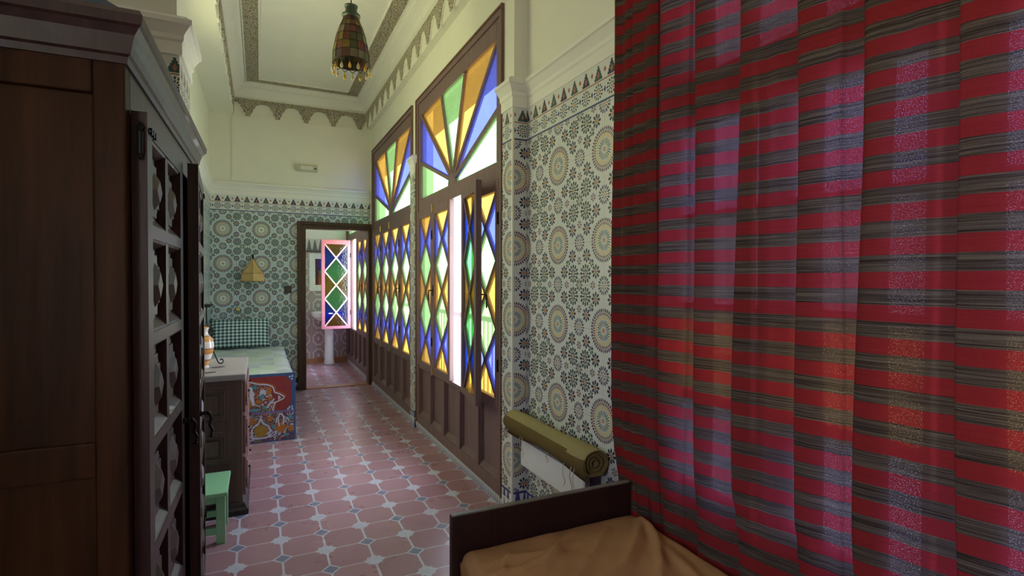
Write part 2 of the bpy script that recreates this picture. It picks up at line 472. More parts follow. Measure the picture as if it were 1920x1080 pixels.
def gingham():
    n = NT('checked_pillow_cloth'); v, x, y, z = n.coord('obj')
    a = n.gt(n.fr(n.div(x, .042)), .5); b = n.gt(n.fr(n.div(z, .038)), .5)
    s = n.add(a, b)
    c = n.mix(n.gt(s, .5), (.74, .84, .84), (.28, .38, .38)); c = n.mix(n.gt(s, 1.5), c, (.03, .07, .07))
    return n.pbr(c, .9, spec=.1)
M['gingham'] = gingham()

def patchwork():
    n = NT('patchwork_throw_cloth'); v, x, y, z = n.coord('world')
    cid = n.comb(n.ma('FLOOR', n.div(x, .13)), n.ma('FLOOR', n.div(y, .16)), n.ma('FLOOR', n.div(z, .5)))
    wn = n.n('ShaderNodeTexWhiteNoise', noise_dimensions='3D'); n.put(wn.inputs['Vector'], cid)
    c = n.ramp(wn.outputs['Value'], [(0., (.72, .74, .78)), (.3, (.62, .70, .58)), (.45, (.76, .76, .84)), (.7, (.52, .52, .64)), (1., (.78, .80, .80))])
    s = n.gt(n.ma('SINE', n.mul(y, 150.)), .5)
    c = n.mix(n.mul(s, .35), c, (.35, .5, .25))
    return n.pbr(c, .9, spec=.1)
M['patch'] = patchwork()

# ------------------------------------------------------------------ dimensions
XW = 1.345          # window wall
XR = 1.43           # recess wall near the bed
XL = -.53           # alcove wall left
YE = 7.205          # end wall
ZC = 3.74

# floor, ceilings
b = B(); box(b, -1.2, 1.55, -2.2, 7.2, -.1, 0); struct('floor', b, M['floor'])
b = B(); box(b, -.3, 1.55, 7.2, 9.5, -.1, .004); struct('floor_bathroom', b, M['floor'])
b = B(); box(b, -.6, 1.6, 2.8, 7.3, ZC, ZC+.12); struct('ceiling', b, M['plaster_white'])
b = B(); box(b, -1.2, 1.6, -2.2, 2.8, ZC, ZC+.12); struct('ceiling_near', b, M['plaster_white'])
b = B(); box(b, -.3, 1.6, 7.32, 9.5, 3.3, 3.42); struct('ceiling_bathroom', b, M['plaster_white'])
b = B(); box(b, .525, 1.3, 7.195, 7.335, 0, .008); struct('trim_1', b, M['skirt'])

# windows positions (y0, y1, plane x)
W1 = (2.96, 4.93); W2 = (5.07, 7.08); W3 = (7.40, 9.36); W4 = (-.32, 1.66)
ZT = 3.07
# right wall
b = B()
box(b, XW, 1.5, 2.82, 9.5, ZT, ZC)
box(b, XW, 1.5, 2.82, W1[0], 0, ZT); box(b, XW, 1.5, W1[1], W2[0], 0, ZT)
box(b, XW, 1.5, W2[1], W3[0], 0, ZT); box(b, XW, 1.5, W3[1], 9.5, 0, ZT)
struct('wall_right', b, M['plaster'])
b = B()
box(b, XR, 1.55, W4[1], 2.82, 0, ZC); box(b, XR, 1.55, W4[0], W4[1], ZT, ZC); box(b, XR, 1.55, -2.2, W4[0], 0, ZC)
struct('wall_right_near', b, M['plaster'])
# tile dado pieces (thin slabs of tile over the walls)
b = B(); box(b, XR-.008, XR, 1.70, 2.82, 0, 2.40); struct('wall_right_tile', b, M['zy'])
# pilasters wrapped in tile
def pilaster(name, y0, y1, x):
    b = B(); box(b, x, XW+.0, y0, y1, 0, 2.40); o = struct(name, b, [M['zp'], M['zr']])
    for p in o.data.polygons:
        if abs(p.normal.y) > .5: p.material_index = 1
    return o
pilaster('wall_pilaster_middle', W1[1]-.005, W2[0]+.005, XW-.03)
b = B(); box(b, XW-.012, XR, 2.812, W1[0]+.005, 0, 2.40); o = struct('wall_pilaster_near', b, [M['zp'], M['zr']])
for p in o.data.polygons:
    if abs(p.normal.y) > .5: p.material_index = 1
# white corner bead of the near pilaster
b = B(); box(b, XW-.016, XW-.004, 2.808, 2.82, 0, 2.40); struct('trim_corner_bead', b, M['plaster_white'])

# end wall with door opening
DX0, DX1, DZ = .44, 1.345, 2.11
b = B(); box(b, -.62, DX0, YE, YE+.13, 0, ZC); box(b, DX0, XW, YE, YE+.13, DZ, ZC)
struct('wall_end', b, M['plaster'])
b = B(); box(b, XL, DX0, YE-.008, YE, 0, 2.40); box(b, DX0, XW-.02, YE-.008, YE, DZ, 2.40); struct('wall_end_tile', b, M['zx'])
# slight plaster step above the dado, seen as a faint vertical edge
b = B(); box(b, -.29, XW, YE-.012, YE, 2.56, 3.36); struct('wall_end_panel', b, M['plaster'])
# left walls
A0, A1, AZ0, AZ1 = 3.45, 4.85, 1.15, 3.1     # window added out of view, to bring daylight into the far bay
b = B(); box(b, XL-.12, XL, 3.2, A0, 0, 3.36); box(b, XL-.12, XL, A1, YE, 0, 3.36); box(b, XL-.12, XL, A0, A1, 0, AZ0); box(b, XL-.12, XL, A0, A1, AZ1, 3.36); struct('wall_left', b, M['plaster'])
b = B(); box(b, XL, XL+.008, 3.2, A0, 0, 2.40); box(b, XL, XL+.008, A1, YE-.008, 0, 2.40); box(b, XL, XL+.008, A0, A1, 0, AZ0); struct('wall_left_tile', b, M['zl'])
W5 = bpy.data.objects.new('window_5', None); COL.objects.link(W5); W5['kind'] = 'structure'; W5.location = (XL, (A0+A1)/2, 0)  # added unseen window, serves as a daylight source
b = B(); box(b, XL-.08, XL-.02, A0, A0+.05, AZ0, AZ1); box(b, XL-.08, XL-.02, A1-.05, A1, AZ0, AZ1); box(b, XL-.08, XL-.02, A0+.05, A1-.05, AZ0, AZ0+.05); box(b, XL-.08, XL-.02, A0+.05, A1-.05, AZ1-.05, AZ1)
box(b, XL-.07, XL-.03, (A0+A1)/2-.025, (A0+A1)/2+.025, AZ0+.05, AZ1-.05); obj('window_frame', b, M['wood'], W5, world=True)
b = B(); box(b, XL-.052, XL-.048, A0+.05, A1-.05, AZ0+.05, AZ1-.05); obj('window_pane', b, glass('pale_yellow_glass', (.62, .62, .46), .3), W5, world=True)
b = B(); box(b, XL-.12, -.28, 3.2, YE, 3.36, ZC); struct('wall_left_beam', b, M['plaster'])
b = B(); box(b, -1.2, -.33, 2.83, 3.2, 0, ZC); struct('wall_left_pier', b, M['plaster'])
b = B(); box(b, -1.2, -.32, 2.82, 3.21, 0, 2.40); o = struct('wall_left_pier_tile', b, [M['zl'], M['zx']])
for p in o.data.polygons:
    if abs(p.normal.y) > .5: p.material_index = 1
b = B(); box(b, -1.2, -.95, .2, 2.83, 0, ZC); box(b, -1.2, -.95, -2.2, -.7, 0, ZC); box(b, -1.2, -.95, -.7, .2, 2.1, ZC); box(b, -1.2, -.95, -.7, .2, 0, 1.1); struct('wall_left_near', b, M['plaster'])  # wall with an unseen opening added to let fill daylight in
# back wall behind the camera with a tall opening to the next room
b = B(); box(b, -1.2, 1.55, -2.3, -2.2, 0, ZC); struct('wall_back', b, M['plaster'])
# bathroom shell
b = B(); box(b, .0, XW, 9.35, 9.5, 0, 3.3); struct('wall_bathroom_end', b, M['bath'])
b = B(); box(b, -.15, 0., 7.335, 9.5, 0, 3.3); struct('wall_bathroom_left', b, M['bath'])
b = B(); box(b, 0., XW, 9.335, 9.35, 0, .09); struct('baseboard_bathroom', b, M['skirt'], bevel=.003)

# crown on top of the dado
CROWN = [(0, 2.40), (.012, 2.40), (.012, 2.455), (.02, 2.465), (.02, 2.485), (.03, 2.50), (.045, 2.52), (.055, 2.525), (.055, 2.545), (.04, 2.555), (.03, 2.565), (0, 2.57)]
def crown(name, path):
    b = B(); sweep(b, CROWN, path); struct(name, b, M['plaster_white'], bevel=0)
crown('trim_crown_end', [((XL, YE), (1, -1)), ((XW, YE), (-1, -1))])
crown('trim_crown_left', [((XL, A1), (1, 0)), ((XL, YE), (1, -1))])
crown('trim_crown_pier', [((-1.2, 2.82), (0, -1)), ((-.32, 2.82), (1, -1)), ((-.32, 3.21), (1, 0))])
crown('trim_crown_near', [((XR, 1.70), (-1, 0)), ((XR, 2.812), (-1, -1)), ((XW-.008, 2.812), (-1, -1)), ((XW-.008, W1[0]+.005), (-1, 0))])
crown('trim_crown_middle', [((XW, W1[1]-.005), (0, -.5)), ((XW-.025, W1[1]-.005), (-.6, -.3)), ((XW-.025, W2[0]+.005), (-.6, .3)), ((XW, W2[0]+.005), (0, .5))])

# ceiling cornice around the far bay + raised beam for arches
XF = 1.285; XLF = -.28
b = B(); box(b, XF, XW, 2.82, YE, 3.36, ZC); struct('wall_right_beam', b, M['plaster'])
CORN = [(0, 3.56), (.012, 3.56), (.014, 3.58), (.03, 3.59), (.035, 3.61), (.05, 3.64), (.08, 3.665), (.09, 3.67), (.09, 3.685), (.105, 3.69), (.115, 3.71), (.135, 3.72), (.145, ZC), (0, ZC)]
b = B()
sweep(b, CORN, [((XLF, 2.83), (1, 0)), ((XLF, YE), (1, -1)), ((XF, YE), (-1, -1)), ((XF, 2.83), (-1, 0))])
struct('trim_cornice', b, M['plaster_white'])
# carved band on the ceiling
x0, x1, y1 = XLF+.155, XF-.145, YE-.155
bw = .125
b = B(); z0, z1 = ZC-.012, ZC
box(b, x0, x0+bw, 2.83, y1, z0, z1); box(b, x1-bw, x1, 2.83, y1, z0, z1); box(b, x0+bw, x1-bw, y1-bw, y1, z0, z1)
struct('trim_ceiling_band', b, M['carved2'])
b = B()
for (a0, a1, c0, c1) in ((x0-.012, x0, 2.83, y1+.012), (x1, x1+.012, 2.83, y1+.012), (x0-.0, x1+.0, y1, y1+.012),
                         (x0+bw, x0+bw+.014, 2.83, y1-bw), (x1-bw-.014, x1-bw, 2.83, y1-bw), (x0+bw, x1-bw, y1-bw-.014, y1-bw)):
    box(b, a0, a1, c0, c1, ZC-.022, ZC)
struct('trim_ceiling_fillet', b, M['plaster_white'], bevel=.004)

# arched frieze
def frieze(name, P0, d, n, L, s0, pitch=.272):
    """P0 start point (xy), d direction, n outward normal, length L; pendants centred at s0 + k*pitch"""
    P0, d, n_ = Vector((*P0, 0)), Vector((*d, 0)), Vector((*n, 0))
    zt, ztop, zb = 3.56, 3.512, 3.352
    for grow, th, m, nm in ((0.012, .014, 'plaster_white', name), (0, .022, 'carved', name+'_carving')):
        b = B(); k = 0; s = s0 - pitch
        while s - pitch/2 < L:
            half = []
            # right profile of a pendant from bottom tip to arch crown (lobed)
            tip = .026
            pr = [(tip+grow, zb-grow*.3), (tip+.004+grow, zb+.028), (tip+.026+grow, zb+.055), (tip+.030+grow, zb+.085), (tip+.052+grow, zb+.108), (tip+.060+grow, zb+.13), (tip+.085, zb+.150-grow), (pitch/2, ztop-grow)]
            pts = [(-x, z) for x, z in pr[::-1]] + pr + [(pitch/2, zt), (-pitch/2, zt)]
            cl = []
            poly = [(min(max(s+x, 0), L), z) for x, z in pts]
            ps = [P0 + d*x + Vector((0, 0, z)) for x, z in poly]
            if max(p[0] for p in poly) - min(p[0] for p in poly) > .02:
                # build as quads columns between matching left/right levels
                nn = len(pr)
                for i in range(nn-1):
                    za, zb_ = pr[i][1], pr[i+1][1]
                    if abs(zb_-za) < 1e-4: continue
                    q = [(s-pr[i][0], za), (s+pr[i][0], za), (s+pr[i+1][0], zb_), (s-pr[i+1][0], zb_)]
                    q = [(min(max(x, 0), L), z) for x, z in q]
                    if q[1][0]-q[0][0] < 1e-3 or q[2][0]-q[3][0] < 1e-3: continue
                    prism(b, [P0 + d*x + Vector((0, 0, z)) for x, z in q], n_, th)
                q = [(max(s-pitch/2, 0), pr[-1][1]), (min(s+pitch/2, L), pr[-1][1]), (min(s+pitch/2, L), zt), (max(s-pitch/2, 0), zt)]
                if q[1][0]-q[0][0] > 1e-3: prism(b, [P0 + d*x + Vector((0, 0, z)) for x, z in q], n_, th)
            s += pitch
        struct('trim_'+nm, b, M[m])
frieze('frieze_end', (XLF, YE-.0), (1, 0), (0, -1), XF-XLF, .165, .327)
frieze('frieze_right', (XF, YE-.02), (0, -1), (-1, 0), YE-.02-2.84, .165, .30)
frieze('frieze_left', (XLF, YE-.02), (0, -1), (1, 0), YE-.02-3.21, .165, .30)

# ------------------------------------------------------------------ windows
def fan_and_sash(n_, XP, y0, y1, opened=None, frame_mat='wood', GL=GL, plainpane=False):
    """n_ window number; XP wall plane; opened: {index: (hinge xy, angle, w, mats)} ; leaves counted from the far end"""
    W = bpy.data.objects.new('window_%d' % n_, None); COL.objects.link(W); W['kind'] = 'structure'
    W.location = (XP, (y0+y1)/2, 0); W.empty_display_size = .1
    wd = M[frame_mat]
    f0, f1 = XP-.012, XP+.06     # frame depth range
    b = B()
    box(b, f0, f1, y0, y0+.055, .06, ZT); box(b, f0, f1, y1-.055, y1, .06, ZT)
    box(b, f0, f1, y0+.055, y1-.055, ZT-.055, ZT)
    g0, g1 = y0+.055, y1-.055
    box(b, f0+.01, f1, g0, g1, 2.022, 2.135)              # transom
    box(b, f0+.01, f1, g0, g0+.06, 2.135, ZT-.055); box(b, f0+.01, f1, g1-.06, g1, 2.135, ZT-.055)
    box(b, f0+.01, f1, g0+.06, g1-.06, 2.90, ZT-.055)
    box(b, f0+.01, f1, g0, g1, .575, .606)                # sill rail
    box(b, f0+.0, f1, g0, g1, .06, .14)
    obj('window_frame', b, wd, W, world=True, bevel=.004)
    # thin edge moulding
    b = B()
    box(b, f0-.008, f0+.002, y0, y0+.014, .06, ZT); box(b, f0-.008, f0+.002, y1-.014, y1, .06, ZT); box(b, f0-.008, f0+.002, y0+.014, y1-.014, ZT-.014, ZT)
    obj('edge_moulding', b, M['wood_edge'], W, world=True, bevel=.002)
    # fanlight lattice
    a0, a1, zb, zt = g0+.06, g1-.06, 2.135, 2.90
    yc = (a0+a1)/2; xm = XP+.02
    fan = group_empty('fanlight', W, (0, 0, 0))
    b = B(); hub = (yc, zb+.03)
    T = (a1-a0)*.16
    ends = [(a1, zb+.33), (a1, zt), (yc+T, zt), (yc-T, zt), (a0, zt), (a0, zb+.33)]
    for (ye, ze) in ends: bar(b, (xm, hub[0], hub[1]), (xm, ye, ze), .030, .034, (1, 0, 0))
    ring = [(xm-.02, yc+.085*math.cos(t), zb+.085*math.sin(t)) for t in [PI*i/12 for i in range(13)]]
    prism(b, ring, (1, 0, 0), .038)
    obj('glazing_bars', b, wd, fan, world=True, bevel=.003)
    b = B()
    H3 = (yc, zb)
    polys = [([H3, (a1, zb), ends[0]], GRN), ([H3, ends[0], ends[1]], BLU), ([H3, ends[1], ends[2]], AMB), ([H3, ends[2], ends[3]], GRN),
             ([H3, ends[3], ends[4]], AMB), ([H3, ends[4], ends[5]], BLU), ([H3, ends[5], (a0, zb)], GRN)]
    for pts, c in polys:
        prism(b, [(xm+.004, y, z) for y, z in pts], (-1, 0, 0), .004, mi=3, top_mi=c)
    obj('coloured_panes', b, GL, fan, world=True)
    # sashes
    zs0, zs1 = .608, 2.02; w = (g1-g0)/4
    def leaf(parent, w, mats, name='sash', hinge_side=1, handle=False, bolt=False, gl=None):
        """leaf in local coords: x 0..w, z zs0..zs1, y thickness"""
        st = .052; t = .019
        b = B()
        box(b, 0.002, st, -t, t, zs0, zs1); box(b, w-st, w-.002, -t, t, zs0, zs1)
        box(b, st, w-st, -t, t, zs0, zs0+.045); box(b, st, w-st, -t, t, zs1-.07, zs1)
        obj('stiles', b, M[mats[0]], parent, bevel=.003)
        p0, p1, q0, q1 = st, w-st, zs0+.045, zs1-.07; h = q1-q0; c = (p0+p1)/2
        L = lambda k: q0 + h*k/6
        b = B()
        if plainpane: [bar(b, (p0, 0, L(k)), (p1, 0, L(k)), .03, .026, (0, 1, 0)) for k in (1.5, 3, 4.5)]
        for (a, d) in () if plainpane else (((p0, L(0)), (c, L(1))), ((p1, L(0)), (c, L(1))), ((c, L(1)), (p0, L(2))), ((c, L(1)), (p1, L(2))),
                       ((p0, L(2)), (c, L(3))), ((p1, L(2)), (c, L(3))), ((c, L(3)), (p0, L(4))), ((c, L(3)), (p1, L(4))),
                       ((p0, L(4)), (c, L(5))), ((p1, L(4)), (c, L(5))), ((c, L(5)), (p0, L(6))), ((c, L(5)), (p1, L(6)))):
            bar(b, (a[0], 0, a[1]), (d[0], 0, d[1]), .020, .026, (0, 1, 0))
        obj('lattice', b, M[mats[1]], parent)
        b = B()
        P = [([(p0, L(0)), (p1, L(0)), (c, L(1))], AMB), ([(p0, L(6)), (p1, L(6)), (c, L(5))], AMB),
             ([(p0, L(0)), (c, L(1)), (p0, L(2))], BLU), ([(p1, L(0)), (c, L(1)), (p1, L(2))], BLU),
             ([(c, L(1)), (p1, L(2)), (c, L(3)), (p0, L(2))], GRN), ([(c, L(3)), (p1, L(4)), (c, L(5)), (p0, L(4))], GRN),
             ([(p0, L(2)), (c, L(3)), (p0, L(4))], AMB), ([(p1, L(2)), (c, L(3)), (p1, L(4))], AMB),
             ([(p0, L(4)), (c, L(5)), (p0, L(6))], BLU), ([(p1, L(4)), (c, L(5)), (p1, L(6))], BLU)]
        if plainpane: P = [([(p0, L(k)), (p1, L(k)), (p1, L(k+1.5)), (p0, L(k+1.5))], (BLU, AMB, GRN, BLU)[int(k/1.5)]) for k in (0, 1.5, 3, 4.5)]
        for pts, ci in P: prism(b, [(x, -.002, z) for x, z in pts], (0, 1, 0), .004, mi=3, top_mi=ci)
        obj('coloured_panes', b, gl or GL, parent)
        if handle:
            b = B(); hx = w-st/2
            box(b, hx-.011, hx+.011, t, t+.005, 1.26, 1.35); tube(b, [(hx, t, 1.305), (hx, t+.035, 1.305), (hx, t+.04, 1.26), (hx, t+.038, 1.22)], .006)
            obj('latch', b, M['iron'], parent, label='black iron latch')
        if bolt:
            for zz, l in ((zs1-.05, .07), (zs0-.03, .07)):
                b = B(); hx = w-.012
                tube(b, [(hx, t+.006, zz), (hx, t+.006, zz+l)], .006); box(b, hx-.012, hx+.012, t, t+.006, zz+.01, zz+.035)
                obj('bolt', b, M['brass'], parent, label='small brass bolt')
        b = B()
        for zz in (zs0+.22, zs1-.28): box(b, -.004 if hinge_side > 0 else w-.008, .008 if hinge_side > 0 else w+.004, t-.002, t+.008, zz, zz+.075)
        obj('hinge', b, M['iron'], parent, label='black hinge')
    for i in range(4):
        ya, yb = g1-w*(i+1), g1-w*i      # i=0 farthest
        if opened and i in opened:
            (hx, hy), ang, lw, mats = opened[i]
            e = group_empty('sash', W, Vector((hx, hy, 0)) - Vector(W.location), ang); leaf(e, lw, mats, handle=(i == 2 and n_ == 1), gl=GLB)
        else:
            e = group_empty('sash', W, Vector((XP+.006, ya, 0)) - Vector(W.location), PI/2)
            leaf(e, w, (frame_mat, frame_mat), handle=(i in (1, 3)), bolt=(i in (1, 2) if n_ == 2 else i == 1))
    # boarded panels below
    b = B()
    box(b, XP+.03, XP+.05, g0, g1, .14, .575)
    obj('lower_boards', b, wd, W, world=True)
    b = B()
    K = 5; pw = (g1-g0)/K
    for k in range(K+1):
        y = g0+pw*k; hw = .03
        box(b, f0+.004, XP+.045, max(y-hw, g0), min(y+hw, g1), .14, .575)
    for k in range(K):
        y = g0+pw*k
        prism(b, [(XP+.03, y+.03, .14), (f0+.012, y+.03, .14), (XP+.03, y+.03, .175)], (0, 1, 0), pw-.06)
    obj('lower_stiles', b, wd, W, world=True, bevel=.003)
    b = B(); box(b, XP-.004, f1, y0, y1, 0, .06); obj('base_tiles', b, M['strip'], W, world=True)
    return W
fan_and_sash(1, XW, *W1, opened={2: ((1.293, 3.53), math.atan2(-.44, -.06), .445, ('wood', 'wood'))})
fan_and_sash(2, XW, *W2)
fan_and_sash(3, XW, *W3, opened={1: ((XW-.02, 8.87), PI+.06, .45, ('sunlit_pink', 'sunlit_pinkwhite'))})
fan_and_sash(4, XR, *W4, GL=GLD, plainpane=True)
b = B(); box(b, XR, 1.55, W4[0], W4[1], 0, .02); struct('trim_2', b, M['plaster_white'])

# door frame of the end wall
D = bpy.data.objects.new('door_1', None); COL.objects.link(D); D['kind'] = 'structure'; D.location = (.9, YE, 0)
b = B()
box(b, DX0, .53, YE-.03, YE+.14, 0, DZ); box(b, 1.30, XW, YE-.03, YE+.14, 0, DZ); box(b, .53, 1.30, YE-.03, YE+.14, 2.035, DZ)
obj('door_frame', b, M['door_wood'], D, world=True, bevel=.005)
b = B()
box(b, DX0-.012, DX0+.03, YE-.045, YE-.028, 0, DZ+.012); box(b, DX0+.03, XW, YE-.045, YE-.028, DZ-.03, DZ+.012)
obj('architrave', b, M['door_wood'], D, world=True, bevel=.004)

# ------------------------------------------------------------------ outside
b = B(); box(b, 1.56, 2.6, -3, 10, -.1, -.02); struct('floor_balcony', b, M['ext'])
b = B(); box(b, 1.5, 2.12, -3, 10, 3.30, 3.42); struct('ceiling_eave', b, M['eave'])
R_ = thing('balcony_railing', 'pinkish balcony railing with upright bars seen through the open sash', 'railing', (2.3, 6, -.02))
b = B(); box(b, 2.27, 2.33, 1, 10, .93, .985); obj('handrail', b, M['rail'], R_, world=True, bevel=.006)
b = B(); box(b, 2.285, 2.315, 1, 10, .02, .05); obj('bottom_rail', b, M['rail'], R_, world=True)
b0 = None
for k in range(38):
    y = 4.4 + k*.12
    if y > 9.4: break
    if b0 is None:
        b = B(); box(b, -.008, .008, -.008, .008, .05, .935); b0 = obj('baluster', b, M['rail'], R_)
        b0.location = (0, y-6, .02)
    else:
        o = b0.copy(); COL.objects.link(o); o.parent = R_; o.location = (0, y-6, .02)
for y in (4.4, 6.4, 8.4, 10):
    b = B(); box(b, 2.28, 2.32, y-.03, y+.01, -.02, .94); obj('rail_post', b, M['rail'], R_, world=True)

# ------------------------------------------------------------------ bathroom things
S = thing('pedestal_sink', 'white ceramic pedestal sink beyond the doorway', 'sink', (1.0, 9.1, .004))
b = B()
lathe(b, [(.085, 0), (.09, .01), (.075, .08), (.068, .35), (.07, .6), (.085, .70)], 24, (.03, .1, 0))
obj('pedestal', b, M['ceramic'], S, smooth=True)
b = B()
lathe(b, [(.08, .70), (.16, .73), (.235, .79), (.255, .85), (.25, .865), (.225, .865), (.19, .82), (.10, .76), (.01, .75)], 32, (0, 0, 0), cap=False)
box(b, -.2, .2, .1, .232, .78, .865)
obj('basin', b, M['ceramic'], S, smooth=False)
b = B(); tube(b, [(0, .17, .86), (0, .17, .93), (0, .14, .96), (0, .06, .95), (0, .05, .93)], .012)
obj('tap', b, M['white_metal'], S, smooth=True)
Mr = thing('bathroom_mirror', 'white framed mirror on the bathroom wall above the sink', 'mirror', (.93, 9.34, 1.2))
b = B()
box(b, -.19, -.1, -.02, .01, 0, .62); box(b, .1, .19, -.02, .01, 0, .62); box(b, -.1, .1, -.02, .01, 0, .1); box(b, -.1, .1, -.02, .01, .53, .62)
obj('frame', b, M['ceramic'], Mr, bevel=.006)
b = B(); box(b, -.1, .1, -.008, .01, .1, .53); obj('glass', b, M['mirror'], Mr)

# ------------------------------------------------------------------ end wall things
L_ = thing('emergency_light', 'small cream emergency light box high on the end wall', 'light', (.54, YE-.012, 2.745))
b = B(); box(b, -.13, .13, -.045, 0, 0, .085); obj('housing', b, M['cream'], L_, bevel=.01)
b = B(); box(b, -.075, .075, -.052, -.044, .02, .065); obj('diffuser', b, plain('frosted_diffuser', (.7, .7, .62), .3), L_, bevel=.004)
b = B(); box(b, .09, .115, -.05, -.044, .03, .045); obj('indicator', b, M['dark_grille'], L_)

Sc = thing('wall_lantern', 'tent-shaped parchment wall lantern on the tiled end wall', 'lamp', (-.07, YE-.10, 1.37))
parch = plain('parchment', (.62, .42, .16), .7, var=.25, scale=14)
b = B(); r0, r1 = .125, .135; N = 6
def hexa(r, z, ph=PI/6): return [(r*math.cos(ph+2*PI*i/N), r*.78*math.sin(ph+2*PI*i/N), z) for i in range(N)]
A_ = [b.verts.new(p) for p in hexa(.145, 0)]; B_ = [b.verts.new(p) for p in hexa(.135, .095)]; C_ = [b.verts.new(p) for p in hexa(.075, .16)]; D_ = [b.verts.new(p) for p in hexa(.006, .27)]
for lo, hi in ((A_, B_), (B_, C_), (C_, D_)):
    for i in range(N): b.faces.new((lo[i], lo[(i+1) % N], hi[(i+1) % N], hi[i]))
b.faces.new(D_)
o = obj('shade', b, parch, Sc); s_ = o.modifiers.new('solid', 'SOLIDIFY'); s_.thickness = .003
b = B()
for i in range(N):
    tube(b, [hexa(.147, 0)[i], hexa(.137, .095)[i], hexa(.077, .16)[i], hexa(.008, .27)[i]], .0022, 5)
tube(b, hexa(.147, 0), .003, 5, closed=True); tube(b, hexa(.137, .095), .0025, 5, closed=True)
obj('wire_frame', b, plain('lantern_wire', (.28, .17, .06), .6), Sc)
b = B(); tube(b, [(0, .1, .25), (0, .1, .31), (0, .07, .325), (0, .02, .31), (0, 0, .265)], .004, 6); box(b, -.012, .012, .092, .099, .235, .32)
obj('hook', b, M['iron'], Sc)

Sw = thing('wall_switch', 'dark wall switch beside the door frame on the tiled end wall', 'switch', (.322, YE-.008, 1.222))
b = B(); box(b, -.042, .042, -.012, 0, 0, .088); obj('plate', b, plain('dark_switch_plate', (.035, .025, .02), .4), Sw, bevel=.004)
b = B(); box(b, -.026, .026, -.018, -.011, .018, .07); obj('rocker', b, plain('switch_rocker', (.06, .04, .03), .35), Sw, bevel=.002)
b = B(); lathe(b, [(.001, -.0), (.02, 0), (.024, .008), (.018, .014), (.001, .016)], 16, (0, 0, 0), axis='y')  # small ochre disc on the tiles
bmesh.ops.scale(b, vec=(1, -1, 1), verts=b.verts)
o = obj('ochre_wall_disc', b, plain('ochre_disc', (.75, .55, .2), .4), None, smooth=True, world=False); o.location = (-.235, YE-.009, 1.03)
tag(o, 'small round ochre disc on the tiles below the tent-shaped lantern', 'ornament')

# ------------------------------------------------------------------ pendant lamp
PL = thing('pendant_lamp', 'patchwork bell-shaped pendant lamp with hanging yellow beads', 'lamp', (.53, 3.5, 2.76))
pc = [('rust', (.30, .07, .03)), ('mustard', (.36, .24, .03)), ('olive', (.13, .14, .04)), ('sand', (.34, .28, .16)), ('plum', (.09, .03, .04)), ('terracotta', (.24, .10, .05))]
pm = [plain(a+'_hide', tuple(q*.62+.008 for q in c), .5, var=.35, scale=40, bumpy=.3) for a, c in pc]
prof = [(.112, .0), (.110, .055), (.100, .11), (.088, .165), (.072, .215), (.055, .255), (.045, .285)]
rnd = random.Random(3); tab = {}
def pick(i, j): return tab.setdefault((i, j), rnd.choice([0, 1, 2, 3, 4, 5, 1, 2, 5]))
b = B(); lathe(b, prof, 14, mif=pick, cap=False)
o = obj('shade', b, pm, PL); s_ = o.modifiers.new('s', 'SOLIDIFY'); s_.thickness = .002
dk = plain('dark_wire', (.035, .018, .012), .6)
b = B()
for r, z in prof: tube(b, [(r*1.01*math.cos(2*PI*i/28), r*1.01*math.sin(2*PI*i/28), z) for i in range(28)], .0018 if z else .003, 5, closed=True)
for i in range(14):
    a = 2*PI*i/14; tube(b, [(r*1.01*math.cos(a), r*1.01*math.sin(a), z) for r, z in prof], .0016, 5)
obj('wire_frame', b, dk, PL)
b = B()
for i in range(14):
    a0, a1 = 2*PI*i/14, 2*PI*(i+1)/14
    pts = []
    for k in range(7):
        t = k/6; a = a0+(a1-a0)*t; pts.append((.113*math.cos(a), .113*math.sin(a), -.022+math.sin(t*PI)*.020))
    tube(b, pts, .0024, 5)
obj('scalloped_rim', b, dk, PL)
b = B(); lathe(b, [(.046, .283), (.056, .292), (.056, .302), (.036, .31), (.036, .345), (.041, .352), (.041, .358), (.030, .36), (.005, .36)], 20)
obj('top_cap', b, plain('green_bronze', (.10, .13, .10), .4, metal=.5), PL, smooth=False)
b = B(); tube(b, [(0, 0, .35), (0, 0, ZC-2.76-.02)], .004, 6); lathe(b, [(.03, ZC-2.76-.03), (.045, ZC-2.76-.001)], 16); obj('cord', b, dk, PL)
b = B(); lathe(b, [(.001, .05), (.012, .05), (.014, .09), (.024, .11), (.028, .14), (.015, .17), (.001, .17)][::-1], 14, (0, 0, 0)); tube(b, [(0, 0, .17), (0, 0, .35)], .007, 6)
obj('bulb_holder', b, plain('pale_bulb', (.5, .47, .38), .3), PL, smooth=True)
bc = [plain('amber_bead', (.70, .42, .03), .2, coat=.5), plain('pale_bead', (.72, .55, .36), .25, coat=.5)]
protos = []
for q in (0, 1):
    b = B(); lathe(b, [(.0008, 0), (.006, .005), (.0095, .014), (.0075, .026), (.003, .036), (.001, .041)], 10); tube(b, [(0, 0, .039), (0, 0, .052)], .001, 4)
    protos.append(obj('bead', b, bc[q], PL, smooth=True))
for i in range(14):
    a = 2*PI*i/14; o = protos[i % 2]
    if i > 1: o = o.copy(); COL.objects.link(o); o.parent = PL
    o.location = (.113*math.cos(a), .113*math.sin(a), -.072)

# ------------------------------------------------------------------ wardrobe
wy0 = 1.478; WR = math.radians(-.86)
Wd = thing('wardrobe', 'tall dark carved wooden wardrobe with panelled doors at the left', 'wardrobe', (-.274, wy0, 0), WR)
